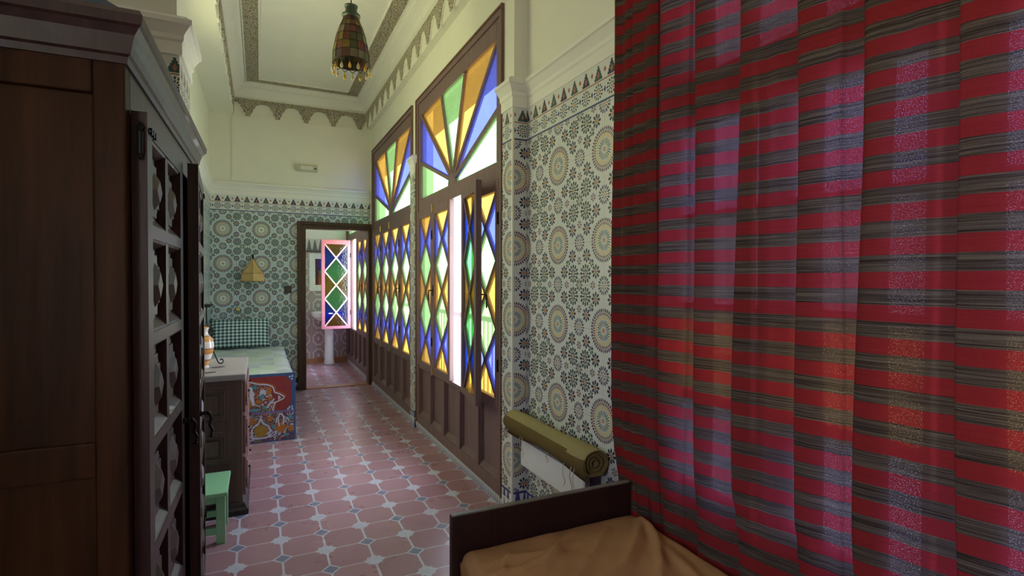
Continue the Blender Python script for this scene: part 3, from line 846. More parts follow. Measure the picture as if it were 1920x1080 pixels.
# local: x out of the front (front plane x=0), y along the front 0..1.27, z up; body to x=-.56
WL, DP = 1.27, .56
b = B()
box(b, -.06, 0, 0, .05, .06, 1.905); box(b, -DP, -DP+.06, 0, .05, .06, 1.905)   # side stiles
box(b, -DP+.06, -.06, 0, .05, 1.815, 1.905); box(b, -DP+.06, -.06, 0, .05, .06, .2); box(b, -DP+.06, -.06, 0, .05, .95, 1.03)
box(b, -DP+.06, -.06, .012, .04, .2, 1.815)
obj('side_panel', b, M['ward_side'], Wd, bevel=.004)
b = B(); box(b, -DP, 0, WL-.05, WL, .06, 1.905); obj('side_panel', b, M['ward_side'], Wd, bevel=.004)
b = B()
box(b, -.03, 0, .05, WL-.05, 1.80, 1.905); box(b, -.03, 0, .05, WL-.05, .06, .14); box(b, -DP, -DP+.02, .05, WL-.05, .06, 1.905); box(b, -DP+.02, -.03, .05, WL-.05, .1, .13); box(b, -.025, -.001, .05, .075, .14, 1.80); box(b, -.025, -.001, WL-.075, WL-.05, .14, 1.8)
obj('carcass', b, M['ward'], Wd, bevel=.003)
prof = [(-.01, 1.885), (.006, 1.885), (.008, 1.90), (.014, 1.905), (.018, 1.925), (.024, 1.945), (.034, 1.96), (.040, 1.965), (.042, 1.985), (.036, 1.997), (.02, 2.0), (-.01, 2.0)]
b = B(); sweep(b, prof, [((-DP, 0), (0, -1)), ((0, 0), (1, -1)), ((0, WL), (1, 1)), ((-DP, WL), (0, 1))]); box(b, -DP, .0, 0, WL, 1.97, 1.998)
obj('cornice', b, M['ward'], Wd)
b = B()
crest = [(x, 2.0 + .045*math.sin(min(1, max(0, (x+DP+.02)/(DP+.02)))*PI)**.5) for x in [-DP-.02+(DP+.02)*i/14 for i in range(15)]]
prism(b, [(x, -.02, z) for x, z in crest], (0, 1, 0), .03)
obj('crest', b, M['iron'] if False else plain('dusty_blue_top', (.06, .08, .10), .6), Wd)
b = B(); sweep(b, [(0, 0), (.03, 0), (.03, .05), (.01, .06), (0, .065)], [((-DP, 0), (0, -1)), ((0, 0), (1, -1)), ((0, WL), (1, 1)), ((-DP, WL), (0, 1))]); box(b, -DP, 0, 0, WL, .0, .06)
obj('plinth', b, M['ward'], Wd)
def ward_door(hinge_y, ang, w, near_hinge):
    """door local: x thickness out 0..t, y 0..w away from hinge (sign s)"""
    e = group_empty('door', Wd, (.002, hinge_y, 0), ang); s = 1 if near_hinge else -1
    t = .032; z0, z1 = .145, 1.795; st = .058
    zr = [z0, .205, .455, .72, .985, 1.255, 1.52, z1]
    b = B()
    def bx(xa, xb, ya, yb, za, zb): box(b, xa, xb, min(s*ya, s*yb), max(s*ya, s*yb), za, zb)
    bx(0, t, 0, st, z0, z1); bx(0, t, w-st, w, z0, z1)
    bx(0, t-.004, w/2-.02, w/2+.02, z0, z1)
    bx(0, t, st, w-st, z0, z0+.05); bx(0, t, st, w-st, z1-.05, z1)
    rails = [.44, .715, .985, 1.25, 1.515]
    for r in rails:
        bx(0, t, st, w-st, r-.016, r+.016)
        # sloping ledges above and below each rail
    bx(0, .006, st, w-st, z0, z1)
    def pr(pts, ya, L): prism(b, [(x, s*ya, z) for x, z in pts], (0, s, 0), L)
    lv = [z0+.05]+[r for r in rails]+[z1-.05]
    for k in range(len(lv)-1):
        lo = lv[k]+(.016 if k else 0); hi = lv[k+1]-(.016 if k < len(lv)-2 else 0)
        for ya, yb in ((st, w/2-.02), (w/2+.02, w-st)):
            pr([(.005, lo), (t-.003, lo), (t-.006, lo+.006), (.005, lo+.03)], ya, yb-ya)
            pr([(.005, hi), (t-.003, hi), (t-.006, hi-.006), (.005, hi-.02)], ya, yb-ya)
    obj('door_frame', b, M['ward'], e)
    for k in range(len(lv)-1):
        lo = lv[k]+.016; hi = lv[k+1]-.016; zc = (lo+hi)/2; hh = (hi-lo)/2
        for ya, yb in ((st, w/2-.02), (w/2+.02, w-st)):
            yc = (ya+yb)/2; hw = (yb-ya)/2; b = B()
            # stepped cartouche
            for g, (x0_, x1_) in ((1., (.005, .012)), (.86, (.012, .018))):
                W_, H_ = hw*.78*g, hh*.80*g
                o8 = [(-W_, -H_*.62), (-W_*.45, -H_*.70), (-W_*.45, -H_), (W_*.45, -H_), (W_*.45, -H_*.70), (W_, -H_*.62), (W_, H_*.62), (W_*.45, H_*.70), (W_*.45, H_), (-W_*.45, H_), (-W_*.45, H_*.70), (-W_, H_*.62)]
                # convex pieces to avoid concave n-gons
                box(b, x0_, x1_, s*yc-W_, s*yc+W_, zc-H_*.62, zc+H_*.62)
                box(b, x0_, x1_, s*yc-W_*.5, s*yc+W_*.5, zc-H_, zc-H_*.62); box(b, x0_, x1_, s*yc-W_*.5, s*yc+W_*.5, zc+H_*.62, zc+H_)
            # diamond pyramid
            W_, H_ = hw*.60, hh*.52
            base = [b.verts.new((.018, s*yc-W_, zc)), b.verts.new((.018, s*yc, zc-H_)), b.verts.new((.018, s*yc+W_, zc)), b.verts.new((.018, s*yc, zc+H_))]
            top = [b.verts.new((.032, s*yc-W_*.55, zc)), b.verts.new((.032, s*yc, zc-H_*.55)), b.verts.new((.032, s*yc+W_*.55, zc)), b.verts.new((.032, s*yc, zc+H_*.55))]
            b.faces.new(top)
            for i in range(4): b.faces.new((base[i], base[(i+1) % 4], top[(i+1) % 4], top[i]))
            obj('carved_panel', b, M['ward'], e, bevel=.0015)
    b = B(); hy = s*(w-.025)
    lathe(b, [(.010, 0), (.011, .004), (.007, .007), (.006, .011), (.010, .014), (.006, .017), (.007, .022), (.010, .026), (.004, .03)], 12, (t, hy, .925), axis='x')
    tube(b, spline([(t+.027, hy, .925), (t+.034, hy+.004*s, .91), (t+.030, hy+.008*s, .885), (t+.038, hy+.01*s, .865), (t+.034, hy+.01*s, .85)], 6), .005, 8)
    lathe(b, [(.001, -.008), (.008, 0), (.001, .008)], 10, (t+.034, hy+.01*s, .845))
    obj('handle', b, M['iron'], e, smooth=True, label='black iron drop handle')
    for zz in (.3, 1.68):
        b = B(); lathe(b, [(.001, -.04), (.005, -.036), (.0035, -.03), (.006, -.026), (.006, .026), (.0035, .03), (.007, .036), (.004, .044), (.001, .05)], 10, (t*.6, -s*.008, zz+.04))
        tube(b, [(t+.001, s*.01, zz+.075), (t+.003, s*.05, zz+.075)], .003, 5)
        for q in (.03, .055, .08): box(b, t, t+.006, min(s*q-.006, s*q+.006), max(s*q-.006, s*q+.006), zz+.068, zz+.084)
        obj('hinge', b, M['iron'], e, label='black iron hinge with finial')
ward_door(.045, 0, .575, True)
ward_door(WL-.03, math.radians(4.0), .585, False)

# ------------------------------------------------------------------ dresser
Dr = thing('dresser', 'dark wooden chest of drawers with a top coloured pale as if lit behind the green stool', 'dresser', (-.30, 3.55, 0))
x0_, x1_ = -.215, .205; yy = .76
b = B()
box(b, x0_, x1_, 0, yy, .07, .80)
obj('carcass', b, M['dresser'], Dr, bevel=.004)
b = B(); box(b, x0_, x1_+.02, -.018, yy+.01, .80, .836); obj('top', b, [M['dresser_top'], M['dresser']], Dr, bevel=.006)
tp = b
for zz0, zz1 in ((.56, .765), (.31, .50), (.10, .26)):
    b = B(); m_ = .012
    xa, xb = x0_+.03, x1_-.075
    # raised frame moulding with sunk field
    for i, (g, d0, d1) in enumerate(((0, 0, .010), (.012, 0, .016), (.024, 0, .010))):
        X0, X1, Z0, Z1 = xa+g, xb-g, zz0+g, zz1-g; wd_ = .012
        box(b, X0, X1, -d1, -d0+.001, Z0, Z0+wd_); box(b, X0, X1, -d1, -d0+.001, Z1-wd_, Z1); box(b, X0, X0+wd_, -d1, -d0+.001, Z0+wd_, Z1-wd_); box(b, X1-wd_, X1, -d1, -d0+.001, Z0+wd_, Z1-wd_)
    box(b, xa+.05, xb-.05, -.012, .001, zz0+.05, zz1-.05)
    obj('side_moulding', b, M['dresser'], Dr, bevel=.003)
for k, (zz0, zz1) in enumerate(((.60, .79), (.35, .58), (.10, .33))):
    b = B(); box(b, x1_, x1_+.018, .02, yy-.02, zz0, zz1); box(b, x1_+.018, x1_+.026, .05, yy-.05, zz0+.03, zz1-.03)
    dd = obj('drawer', b, plain('reddish_drawer_front', (.24, .12, .11), .4) if k == 0 else bpy.data.materials['reddish_drawer_front'], Dr, bevel=.004)
    for q in (.2, .55):
        b = B(); lathe(b, [(.009, 0), (.005, .005), (.009, .010), (.001, .013)], 10, (x1_+.026, q, (zz0+zz1)/2), axis='x'); obj('knob', b, M['iron'], dd)
    b = B(); box(b, x1_+.018, x1_+.022, .022, .04, zz0+.06, zz0+.10); obj('hinge_plate', b, M['iron'], dd)
b = B(); sweep(b, [(0, 0), (.03, 0), (.032, .03), (.018, .042), (.012, .06), (0, .07)], [((x0_, 0), (0, -1)), ((x1_, 0), (1, -1)), ((x1_, yy), (1, 0))]); box(b, x0_, x1_, 0, yy, 0, .07)
obj('plinth', b, M['iron'] if False else wood('dark_plinth_wood', (.03, .02, .025), (.06, .04, .045), .4), Dr)

# vase
n = NT('striped_vase_glaze'); v, x, y, z = n.coord('obj')
f = n.noise(n.comb(n.mul(x, 3.), n.mul(y, 3.), n.mul(z, 26.)), 1., 2)
c = n.ramp(n.fr(n.add(n.mul(z, 13.), n.mul(f, .5))), [(0., (.80, .74, .72)), (.44, (.82, .78, .76)), (.52, (.66, .27, .06)), (.8, (.72, .36, .10)), (.88, (.30, .12, .08)), (1., (.8, .76, .74))])
VM = n.pbr(c, .2, coat=.4)
b = B(); lathe(b, [(.001, 0), (.028, 0), (.030, .008), (.024, .02), (.040, .06), (.052, .10), (.058, .14), (.052, .18), (.034, .205), (.024, .215), (.022, .235), (.030, .252), (.030, .258), (.022, .255), (.018, .235)], 28)
o = obj('vase', b, VM, smooth=True); o.location = (-.318, 3.86, .836); tag(o, 'white vase with orange bands on the dresser', 'vase')
Bx = thing('wooden_figure_box', 'narrow orange wooden box standing on the dresser beside the vase', 'box', (-.335, 3.68, .836))
b = B(); box(b, -.045, .03, -.03, .03, 0, .185); obj('body', b, wood('orange_wood', (.45, .2, .06), (.62, .32, .12), .45), Bx, bevel=.006)
b = B(); box(b, -.045, .036, -.036, .036, 0, .02); obj('base', b, plain('ochre_base', (.6, .38, .12), .5), Bx, bevel=.004)
b = B(); lathe(b, [(.001, -.004), (.007, -.004), (.007, .002), (.001, .004)], 12, (.012, -.032, .05), axis='y'); obj('keyhole', b, M['iron'], Bx)
# iron candle holder
Cd = thing('candle_holder', 'black wrought iron candle holder with scrolled foot on the dresser', 'candle holder', (-.315, 4.02, .836))
b = B(); lathe(b, [(.001, .375), (.02, .375), (.042, .392), (.044, .396), (.018, .386), (.001, .384)], 20); tube(b, [(0, 0, .38), (0, 0, .41)], [.004, .001], 6); obj('drip_dish', b, M['iron'], Cd, smooth=True)
b = B(); tube(b, [(0, 0, .02), (0, 0, .38)], .005, 8); lathe(b, [(.001, .215), (.023, .245), (.001, .275)], 4); obj('stem', b, M['iron'], Cd)
for k in range(3):
    a = -.05+2*PI*k/3; ca, sa = math.cos(a), math.sin(a)
    P_ = [(.004, .20), (.028, .235), (.038, .215), (.03, .16), (.035, .10), (.055, .04), (.07, .008), (.088, .004), (.096, .02), (.086, .032), (.078, .024)]
    b = B(); tube(b, spline([(r*ca, r*sa, z) for r, z in P_], 5), .0042, 6); obj('foot', b, M['iron'], Cd, smooth=True)
# two flat things lying on the dresser
for (x, y, sx, sy, lab, a) in ((-.24, 3.86, .040, .020, 'thin dark flat piece lying on the dresser nearer its middle', .25), (-.27, 3.66, .030, .012, 'thin dark flat piece lying at the near edge of the dresser top', .1)):
    b = B(); lathe(b, [(1, 0), (1, 1)], 16); bmesh.ops.scale(b, vec=(sx, sy, .004), verts=b.verts)
    o = obj('incense_tray', b, plain('grey_slate', (.16, .14, .16), .5), None); o.location = (x, y, .836); o.rotation_euler.z = a
    tag(o, lab, 'tray')

# ------------------------------------------------------------------ green stool
St = thing('green_stool', 'small mint green wooden stool beside the wardrobe', 'stool', (-.29, 3.24, 0))
b = B(); box(b, -.15, .135, -.115, .24, .268, .29); obj('seat', b, M['green'], St, bevel=.005)
for sx in (-1, 1):
    for sy in (-1, 1):
        b = B(); cx, cy = (-.12 if sx < 0 else .10), (-.04 if sy < 0 else .20)
        box(b, cx-.022, cx+.022, cy-.018, cy+.018, 0, .268); obj('leg', b, M['green'], St, bevel=.003)
for a in ((-.098, .078, -.052, -.036, .215, .268), (-.098, .078, .19, .206, .215, .268), (-.128, -.112, -.022, .182, .215, .268), (.092, .108, -.022, .182, .215, .268)):
    b = B(); box(b, *a); obj('apron', b, M['green'], St, bevel=.002)
for a in ((-.098, .078, -.05, -.034, .05, .085), (-.098, .078, .192, .208, .05, .085)):
    b = B(); box(b, *a); obj('stretcher', b, M['green'], St, bevel=.002)

# ------------------------------------------------------------------ painted bench
Bn = thing('painted_bench', 'low bench with painted arabesque end board by the doorway', 'bench', (-.12, 5.03, 0))
red = plain('painted_red', (.20, .025, .025), .4, var=.2, scale=20); blue = plain('painted_blue', (.035, .07, .17), .4, var=.2); wht = plain('painted_white', (.46, .46, .54), .4, var=.3, scale=40)
orng = plain('painted_orange', (.34, .12, .02), .4, var=.4, scale=30); teal = plain('painted_teal', (.06, .22, .27), .4, var=.3); plum = None; lil = plain('painted_lilac', (.14, .12, .26), .4)
bx0, bx1 = -.395, .39
b = B(); box(b, bx0, bx1, 0, 2.15, .0, .535); obj('bench_body', b, wood('bench_wood', (.10, .05, .04), (.16, .08, .06)), Bn, bevel=.004)
b = B(); box(b, bx0, bx1+.012, -.022, -.002, .0, .585); obj('end_board', b, blue, Bn, bevel=.003, label='painted end board with red field and blue border')
def blob(pts, mat, name, d=.0015, y=-.022, cx=0, cz=0, sm=True):
    b = B(); P = [(cx+x, y, cz+z) for x, z in pts]
    vs = [b.verts.new(p) for p in P]; f = b.faces.new(vs)
    r = bmesh.ops.extrude_face_region(b, geom=[f]); bmesh.ops.translate(b, vec=(0, -d, 0), verts=[v for v in r['geom'] if isinstance(v, bmesh.types.BMVert)])
    bmesh.ops.triangulate(b, faces=[f for f in b.faces if len(f.verts) > 4])
    return b
def merge(bs):
    a = bs[0]
    for c in bs[1:]:
        me = bpy.data.meshes.new('tmp'); c.to_mesh(me); c.free(); a.from_mesh(me); bpy.data.meshes.remove(me)
    return a
def sp2(P, n=6): return [(p.x, p.y) for p in spline([(x, z, 0) for x, z in P], n)]
def rect(x0, x1, z0, z1, c=.0):
    if not c: return [(x0, z0), (x1, z0), (x1, z1), (x0, z1)]
    return [(x0+c, z0), (x1-c, z0), (x1, z0+c), (x1, z1-c), (x1-c, z1), (x0+c, z1), (x0, z1-c), (x0, z0+c)]
zz = .255
def arabesque(name, base):
    n = NT(name); v, x, y, z = n.coord('obj')
    nz = n.noise(v, 14, 2, col=True)
    w = n.mix(.06, v, nz, 'ADD') if False else n.mapv(v)
    d = n.vor(n.comb(n.add(x, n.mul(n.noise(v, 16, 2), .06)), 0., n.add(z, n.mul(n.noise(v, 11, 2), .06))), 17)
    f = n.fr(n.mul(d, 3.2))
    pick_ = n.noise(v, 9, 1)
    acc = n.ramp(pick_, [(.30, (.05, .20, .24)), (.42, (.30, .12, .02)), (.52, (.40, .40, .46)), (.60, (.16, .13, .03)), (.70, (.10, .05, .16))])
    c = n.mix(n.gt(f, .52), base, acc); c = n.mix(n.between(f, .46, .52), c, (.02, .015, .03))
    return n.pbr(c, .4)
obj('red_field', merge([blob(rect(bx0, .365, zz+.01, .563, .05), red, '')]), red, Bn)
obj('lower_field', blob(rect(bx0, .385, .012, zz-.006), None, ''), arabesque('painted_arabesque_plum', (.09, .03, .07)), Bn)
def line(P, r, mat, name, n=6, y=-.0245):
    b = B(); tube(b, [(x, y, z) for x, z in sp2(P, n)], r, 5)
    bmesh.ops.scale(b, vec=(1, .3, 1), space=Matrix.Translation((0, -y, 0)), verts=b.verts)
    return b
# coordinates in metres relative to x (visible from .01 to .395) and z
arch = [(-.02, .555), (.03, .53), (.10, .505), (.17, .495), (.22, .47), (.235, .425), (.27, .41), (.31, .375), (.27, .35), (.24, .335), (.225, .30), (.222, .265)]
obj('arch_outline', merge([line(arch, .0055, wht, '')]), wht, Bn)
arch2 = [(x-.0+.012*(1 if x > .2 else .3), z+.010) for x, z in arch]
obj('arch_line', merge([line(arch2, .0035, orng, '')]), orng, Bn)
obj('blue_spandrel', merge([blob([(-.02, .265), (.222, .265), (.225, .30), (.24, .335), (.22, .41), (.21, .46), (.17, .485), (.10, .495), (.03, .52), (-.02, .54)], red, '', .0018)]), arabesque('painted_arabesque_red', (.17, .02, .02)), Bn)
fl = []
for (x, z, s, t) in ((.06, .40, 1., .2), (.20, .33, .6, -.6)):
    fl.append(blob([(x+s*(a*math.cos(t)-c*math.sin(t)), z+s*(a*math.sin(t)+c*math.cos(t))) for a, c in ((-.012, -.08), (.008, -.07), (.012, 0), (.025, .02), (.012, .05), (.016, .08), (-.004, .09), (-.01, .04), (-.02, .0))], wht, '', .003))
fl.append(blob([(.285, .375), (.262, .40), (.262, .352)], wht, '', .003))
fl.append(blob([(x+.14, z+.42) for x, z in ((-.02, -.02), (0, .01), (.02, -.02), (.03, .02), (.01, .035), (-.02, .03))], wht, '', .003))
obj('white_flower', merge(fl), wht, Bn)
def circ(cx, cz, rx, rz, k=14, w=0, ph=0): return [(cx+rx*(1+w*math.cos(5*(2*PI*i/k)+ph))*math.cos(2*PI*i/k), cz+rz*(1+w*math.cos(5*(2*PI*i/k)+ph))*math.sin(2*PI*i/k)) for i in range(k)]
for q_ in [blob(circ(.035, .42, .016, .05), orng, '', .0028), blob(circ(.19, .44, .02, .035), orng, '', .0028), blob(circ(.11, .355, .025, .018), orng, '', .0028), blob(circ(.04, .34, .014, .03), orng, '', .0028), blob(circ(.20, .38, .014, .014), orng, '', .0028)]: obj('orange_leaf', q_, orng, Bn)
for q_ in [blob(circ(.08, .285, .05, .012), teal, '', .0028), blob(circ(.075, .475, .03, .010), teal, '', .0028), blob(circ(.13, .395, .018, .022), teal, '', .0028), blob(circ(.012, .40, .012, .03), teal, '', .0028), blob(circ(.16, .30, .02, .014), teal, '', .0028)]: obj('teal_leaf', q_, teal, Bn)
obj('divider', merge([blob(rect(bx0, .39, zz-.008, zz+.008), lil, '', .003)]), lil, Bn)
# lower onion motifs
on = [(-.0, -.075), (.05, -.07), (.07, -.03), (.06, .02), (.02, .05), (.0, .09), (-.02, .05), (-.06, .02), (-.07, -.03), (-.05, -.07), (0, -.075)]
obj('onion_outline', merge([line([(x+.125, z+.115) for x, z in on], .007, wht, ''), line([(.02, .04), (.06, .03), (.07, .05), (.03, .06), (.02, .04)], .005, wht, ''), line([(.19, .04), (.23, .06), (.25, .09), (.21, .07), (.19, .04)], .005, wht, ''),
     line([(.27, .13), (.26, .20), (.28, .235), (.305, .20), (.30, .14)], .007, wht, ''), line([(.245, .16), (.25, .20), (.265, .18)], .005, wht, ''), line([(.32, .16), (.33, .20), (.345, .17)], .005, wht, '')]), wht, Bn)
gold = plain('painted_gold', (.28, .16, .02), .4, var=.4, scale=30)
obj('onion_fill', merge([blob(circ(.125, .10, .052, .05, 16), gold, '', .0028)]), gold, Bn)
for q_ in [blob(circ(.28, .12, .045, .045, 30, .25), orng, '', .0028), blob(circ(.06, .19, .022, .03), orng, '', .0028), blob(circ(.20, .20, .02, .025), orng, '', .0028), blob(circ(.36, .10, .02, .03), orng, '', .0028), blob(circ(.03, .11, .012, .03), orng, '', .0028)]: obj('orange_blossom', q_, orng, Bn)
for q_ in [blob(circ(.36, .2, .018, .022), teal, '', .0028), blob(circ(.225, .13, .014, .02), teal, '', .0028), blob(circ(.33, .05, .02, .012), teal, '', .0028)]: obj('teal_dot', q_, teal, Bn)
# corner dots
for q_ in [blob(circ(x, z, .008, .008, 10), wht, '', .003) for x, z in ((.355, .55), (.372, .53), (.375, .555), (.352, .285), (.372, .29), (.374, .27), (.34, .272))]: obj('corner_dot', q_, wht, Bn)
# throw on the bench
b = B()
nx, ny = 14, 30
X0, X1, Y0, Y1 = -.395, .385, .012, 2.12
vs = [[b.verts.new((X0+(X1-X0)*i/nx, Y0+(Y1-Y0)*j/ny, .575 + .008*math.sin(i*1.3+j*.7)*math.sin(j*.5) - (.02 if i in (0, nx) else 0))) for j in range(ny+1)] for i in range(nx+1)]
for i in range(nx):
    for j in range(ny): b.faces.new((vs[i][j], vs[i+1][j], vs[i+1][j+1], vs[i][j+1]))
o = obj('patchwork_throw', b, M['patch'], None, smooth=True, origin=(0, 0, 0)); o.location = (-.12, 5.03, 0)
m_ = o.modifiers.new('s', 'SOLIDIFY'); m_.thickness = .028; m_.offset = -1
tag(o, 'pale green and white patchwork throw covering the painted bench', 'throw')
# pillow
b = B(); nx, nz = 20, 12; W_, H_ = .63, .335
for side in (1, -1):
    vs = []
    for i in range(nx+1):
        row = []
        for j in range(nz+1):
            u, v_ = i/nx*2-1, j/nz*2-1
            th = .075*((1-abs(u)**2.6)*(1-abs(v_)**2.6))**.5
            k = 1-.05*(1-abs(v_)**2)*abs(u)**4; k2 = 1-.06*(1-abs(u)**2)*abs(v_)**4*0
            row.append(b.verts.new((u*W_/2*k, -side*th, v_*H_/2*(1+.06*abs(u)**3))))
        vs.append(row)
    for i in range(nx):
        for j in range(nz): b.faces.new((vs[i][j], vs[i+1][j], vs[i+1][j+1], vs[i][j+1]))
bmesh.ops.remove_doubles(b, verts=b.verts, dist=.0004)
o = obj('checked_pillow', b, M['gingham'], smooth=True); o.location = (-.205, 7.03, .76); o.rotation_euler = (math.radians(-17), 0, math.radians(0)); tag(o, 'green and black checked pillow leaning on the end wall', 'pillow')

# ------------------------------------------------------------------ bed
Bd = thing('daybed', 'dark wooden single bed frame in front of the striped curtain', 'bed', (.98, .8, 0))
by1, by0 = 1.735, -.35; xa, xb = .585, 1.335
b = B(); box(b, xa, xb, by1-.028, by1, .02, .597); obj('headboard', b, M['bed'], Bd, world=True, bevel=.004)
b = B(); box(b, xa, xb, by0, by0+.028, .02, .597); obj('headboard', b, M['bed'], Bd, world=True, bevel=.004)
for x in (xa+.005, xb-.03):
    b = B(); box(b, x, x+.025, by0+.028, by1-.028, .2, .34); obj('side_rail', b, M['bed'], Bd, world=True, bevel=.003)
for k in range(9):
    b = B(); box(b, xa+.03, xb-.03, by0+.1+k*.21, by0+.18+k*.21, .27, .29); obj('slat', b, M['bed'], Bd, world=True)
for x in (xa, xb-.05):
    for y in (by1-.05, by0):
        b = B(); box(b, x, x+.05, y, y+.05, 0, .2); obj('leg', b, M['bed'], Bd, world=True, bevel=.003)
# mattress with wrinkled cover
RID = [([(1.337, 1.625), (1.265, 1.474), (1.147, 1.311), (1.097, 1.26), (1.0, 1.0)], .013, .020), ([(1.315, 1.62), (1.186, 1.481), (1.045, 1.358), (.966, 1.321), (.82, 1.2)], .012, .022),
       ([(1.151, 1.608), (1.006, 1.48), (.913, 1.396), (.8, 1.3)], .007, .02), ([(1.022, 1.636), (.806, 1.47), (.70, 1.44)], .009, .018), ([(.898, 1.53), (.745, 1.491), (.622, 1.508)], .008, .016),
       ([(1.0, 1.56), (.85, 1.55), (.65, 1.58)], .006, .016), ([(.95, 1.45), (.80, 1.38), (.65, 1.36)], .007, .018), ([(.75, 1.6), (.68, 1.5), (.62, 1.45)], .006, .012), ([(1.25, 1.4), (1.2, 1.2), (1.1, .9)], .007, .03)]
def ridge(x, y):
    h = 0
    for P_, amp, w in RID:
        best = 9; tt = 0
        for k in range(len(P_)-1):
            ax, ay = P_[k]; bx_, by_ = P_[k+1]; dx, dy = bx_-ax, by_-ay; L2 = dx*dx+dy*dy
            t = max(0, min(1, ((x-ax)*dx+(y-ay)*dy)/L2)); d = math.hypot(x-ax-t*dx, y-ay-t*dy)
            if d < best: best = d; tt = (k+t)/(len(P_)-1)
        h += 1.25*amp*math.exp(-(best/(w*.8))**2)*math.sin(PI*min(1, tt*.8+.2))**.5
    return h*1.45
mx0, mx1, my0, my1 = .612, 1.338, by0+.035, by1-.034
ztop = .492; zbot = .295
b = B(); rc = .035
def ring_prof(t):   # superellipse footprint parameterised
    pass
NX, NY = 88, 150
def edge(d): # rounding drop
    return 0 if d > rc else rc - math.sqrt(max(0, rc*rc-(rc-d)**2))
vs = []
for i in range(NX+1):
    row = []
    for j in range(NY+1):
        u = i/NX; v_ = (j/NY)**.7 if False else j/NY
        x = mx0+(mx1-mx0)*u; y = my0+(my1-my0)*v_
        dx = min(x-mx0, mx1-x); dy = min(y-my0, my1-y)
        z = ztop - edge(dx) - edge(dy)*.8 + (ridge(x, y)+.003*math.sin(x*31+y*12)*math.sin(y*23-x*9))*min(1, dx/.03)*min(1, dy/.03)
        z -= .012*(1-min(1, min(dx, dy)/.2))
        row.append(b.verts.new((x, y, max(z, ztop-rc*1.6))))
    vs.append(row)
for i in range(NX):
    for j in range(NY): b.faces.new((vs[i][j], vs[i+1][j], vs[i+1][j+1], vs[i][j+1]))
per = [vs[i][0] for i in range(NX+1)] + [vs[NX][j] for j in range(1, NY+1)] + [vs[i][NY] for i in range(NX-1, -1, -1)] + [vs[0][j] for j in range(NY-1, 0, -1)]
prev = per
for k, zz_ in enumerate((ztop-.06, ztop-.12, zbot)):
    new = [b.verts.new((p.co.x + .004*math.sin(q*.5+k), p.co.y, zz_)) for q, p in enumerate(per)]
    for q in range(len(per)): b.faces.new((prev[q], prev[(q+1) % len(per)], new[(q+1) % len(per)], new[q]))
    prev = new
b.faces.new(prev)
o = obj('mattress', b, M['sheet'], None, smooth=True, origin=(.98, .7, .295)); tag(o, 'mattress in a wrinkled rust brown cover on the bed frame', 'mattress')

# ------------------------------------------------------------------ curtain
# fold path in plan: (y, x) from the far edge to the near edge, doubling back where pleats overlap
F = [(1.907, 1.415), (1.884, 1.36), (1.857, 1.335), (1.822, 1.352), (1.79, 1.338), (1.762, 1.355), (1.737, 1.340), (1.69, 1.358), (1.655, 1.345), (1.62, 1.362)]
for yk, dd in ((1.572, .022), (1.40, .03), (1.215, .03), (1.02, .04), (.846, .045), (.64, .05), (.42, .05), (.20, .05), (-.05, .05)):
    F += [(yk+.045, 1.372), (yk, 1.386), (yk-dd, 1.388), (yk-dd-.008, 1.372), (yk-.012, 1.350), (yk, 1.336), (yk-.014, 1.328), (yk-.05, 1.336), (yk-.085, 1.352), (yk-.115, 1.356)]
F += [(-.25, 1.35), (-.4, 1.36)]
path = spline([(y, x, 0) for y, x in F], 7)
ln = [0]
for k in range(1, len(path)): ln.append(ln[-1] + (path[k]-path[k-1]).length)
b = B(); uvl = b.loops.layers.uv.new('UVMap')
zs = [.16 + (3.20-.16)*k/70 for k in range(71)]
cols = []
for k, p in enumerate(path):
    col = []
    for z in zs:
        t = (3.2-z)/3.0
        amp = 1.0 + .10*math.sin(k*.21)*t
        x = 1.36 + (p.y-1.36)*amp + .006*math.sin(z*2.3+k*.11)*t
        y = p.x - .022 + (.012*math.sin(z*1.7+k*.05)+.008*math.sin(z*4.1+k*.09))*t
        # lower cloth pushed back by the bed
        if z < 1.0 and y > 1.5: y -= (1.0-z)**2*.22*(y-1.5)/.38
        if z < .75: x = x*(1-min(1, (.75-z)/.2)*.5) + (1.376+.35*(x-1.36))*min(1, (.75-z)/.2)*.5
        if z < .70: x = max(x, 1.350 + .25*(x-1.335)*(x > 1.335)) if z < .62 else max(x, 1.342)
        x = min(x, 1.414)
        col.append(b.verts.new((x, y, z)))
    cols.append(col)
for k in range(len(path)-1):
    for j in range(70):
        f = b.faces.new((cols[k][j], cols[k+1][j], cols[k+1][j+1], cols[k][j+1]))
        for lp, (kk, jj) in zip(f.loops, ((k, j), (k+1, j), (k+1, j+1), (k, j+1))): lp[uvl].uv = (ln[kk], zs[jj])
C0 = thing('striped_curtain', 'red and dark grey striped curtain hanging beside the bed', 'curtain', (1.37, .8, .16))
obj('cloth', b, M['curtain'], C0, world=True, smooth=True)
b = B(); tube(b, [(1.36, -.45, 3.23), (1.36, 1.92, 3.23)], .012, 10); 
for y in (-.4, .75, 1.9): tube(b, [(1.36, y, 3.23), (1.43, y, 3.23)], .008, 6)
obj('rod', b, M['iron'], C0, world=True, smooth=True)

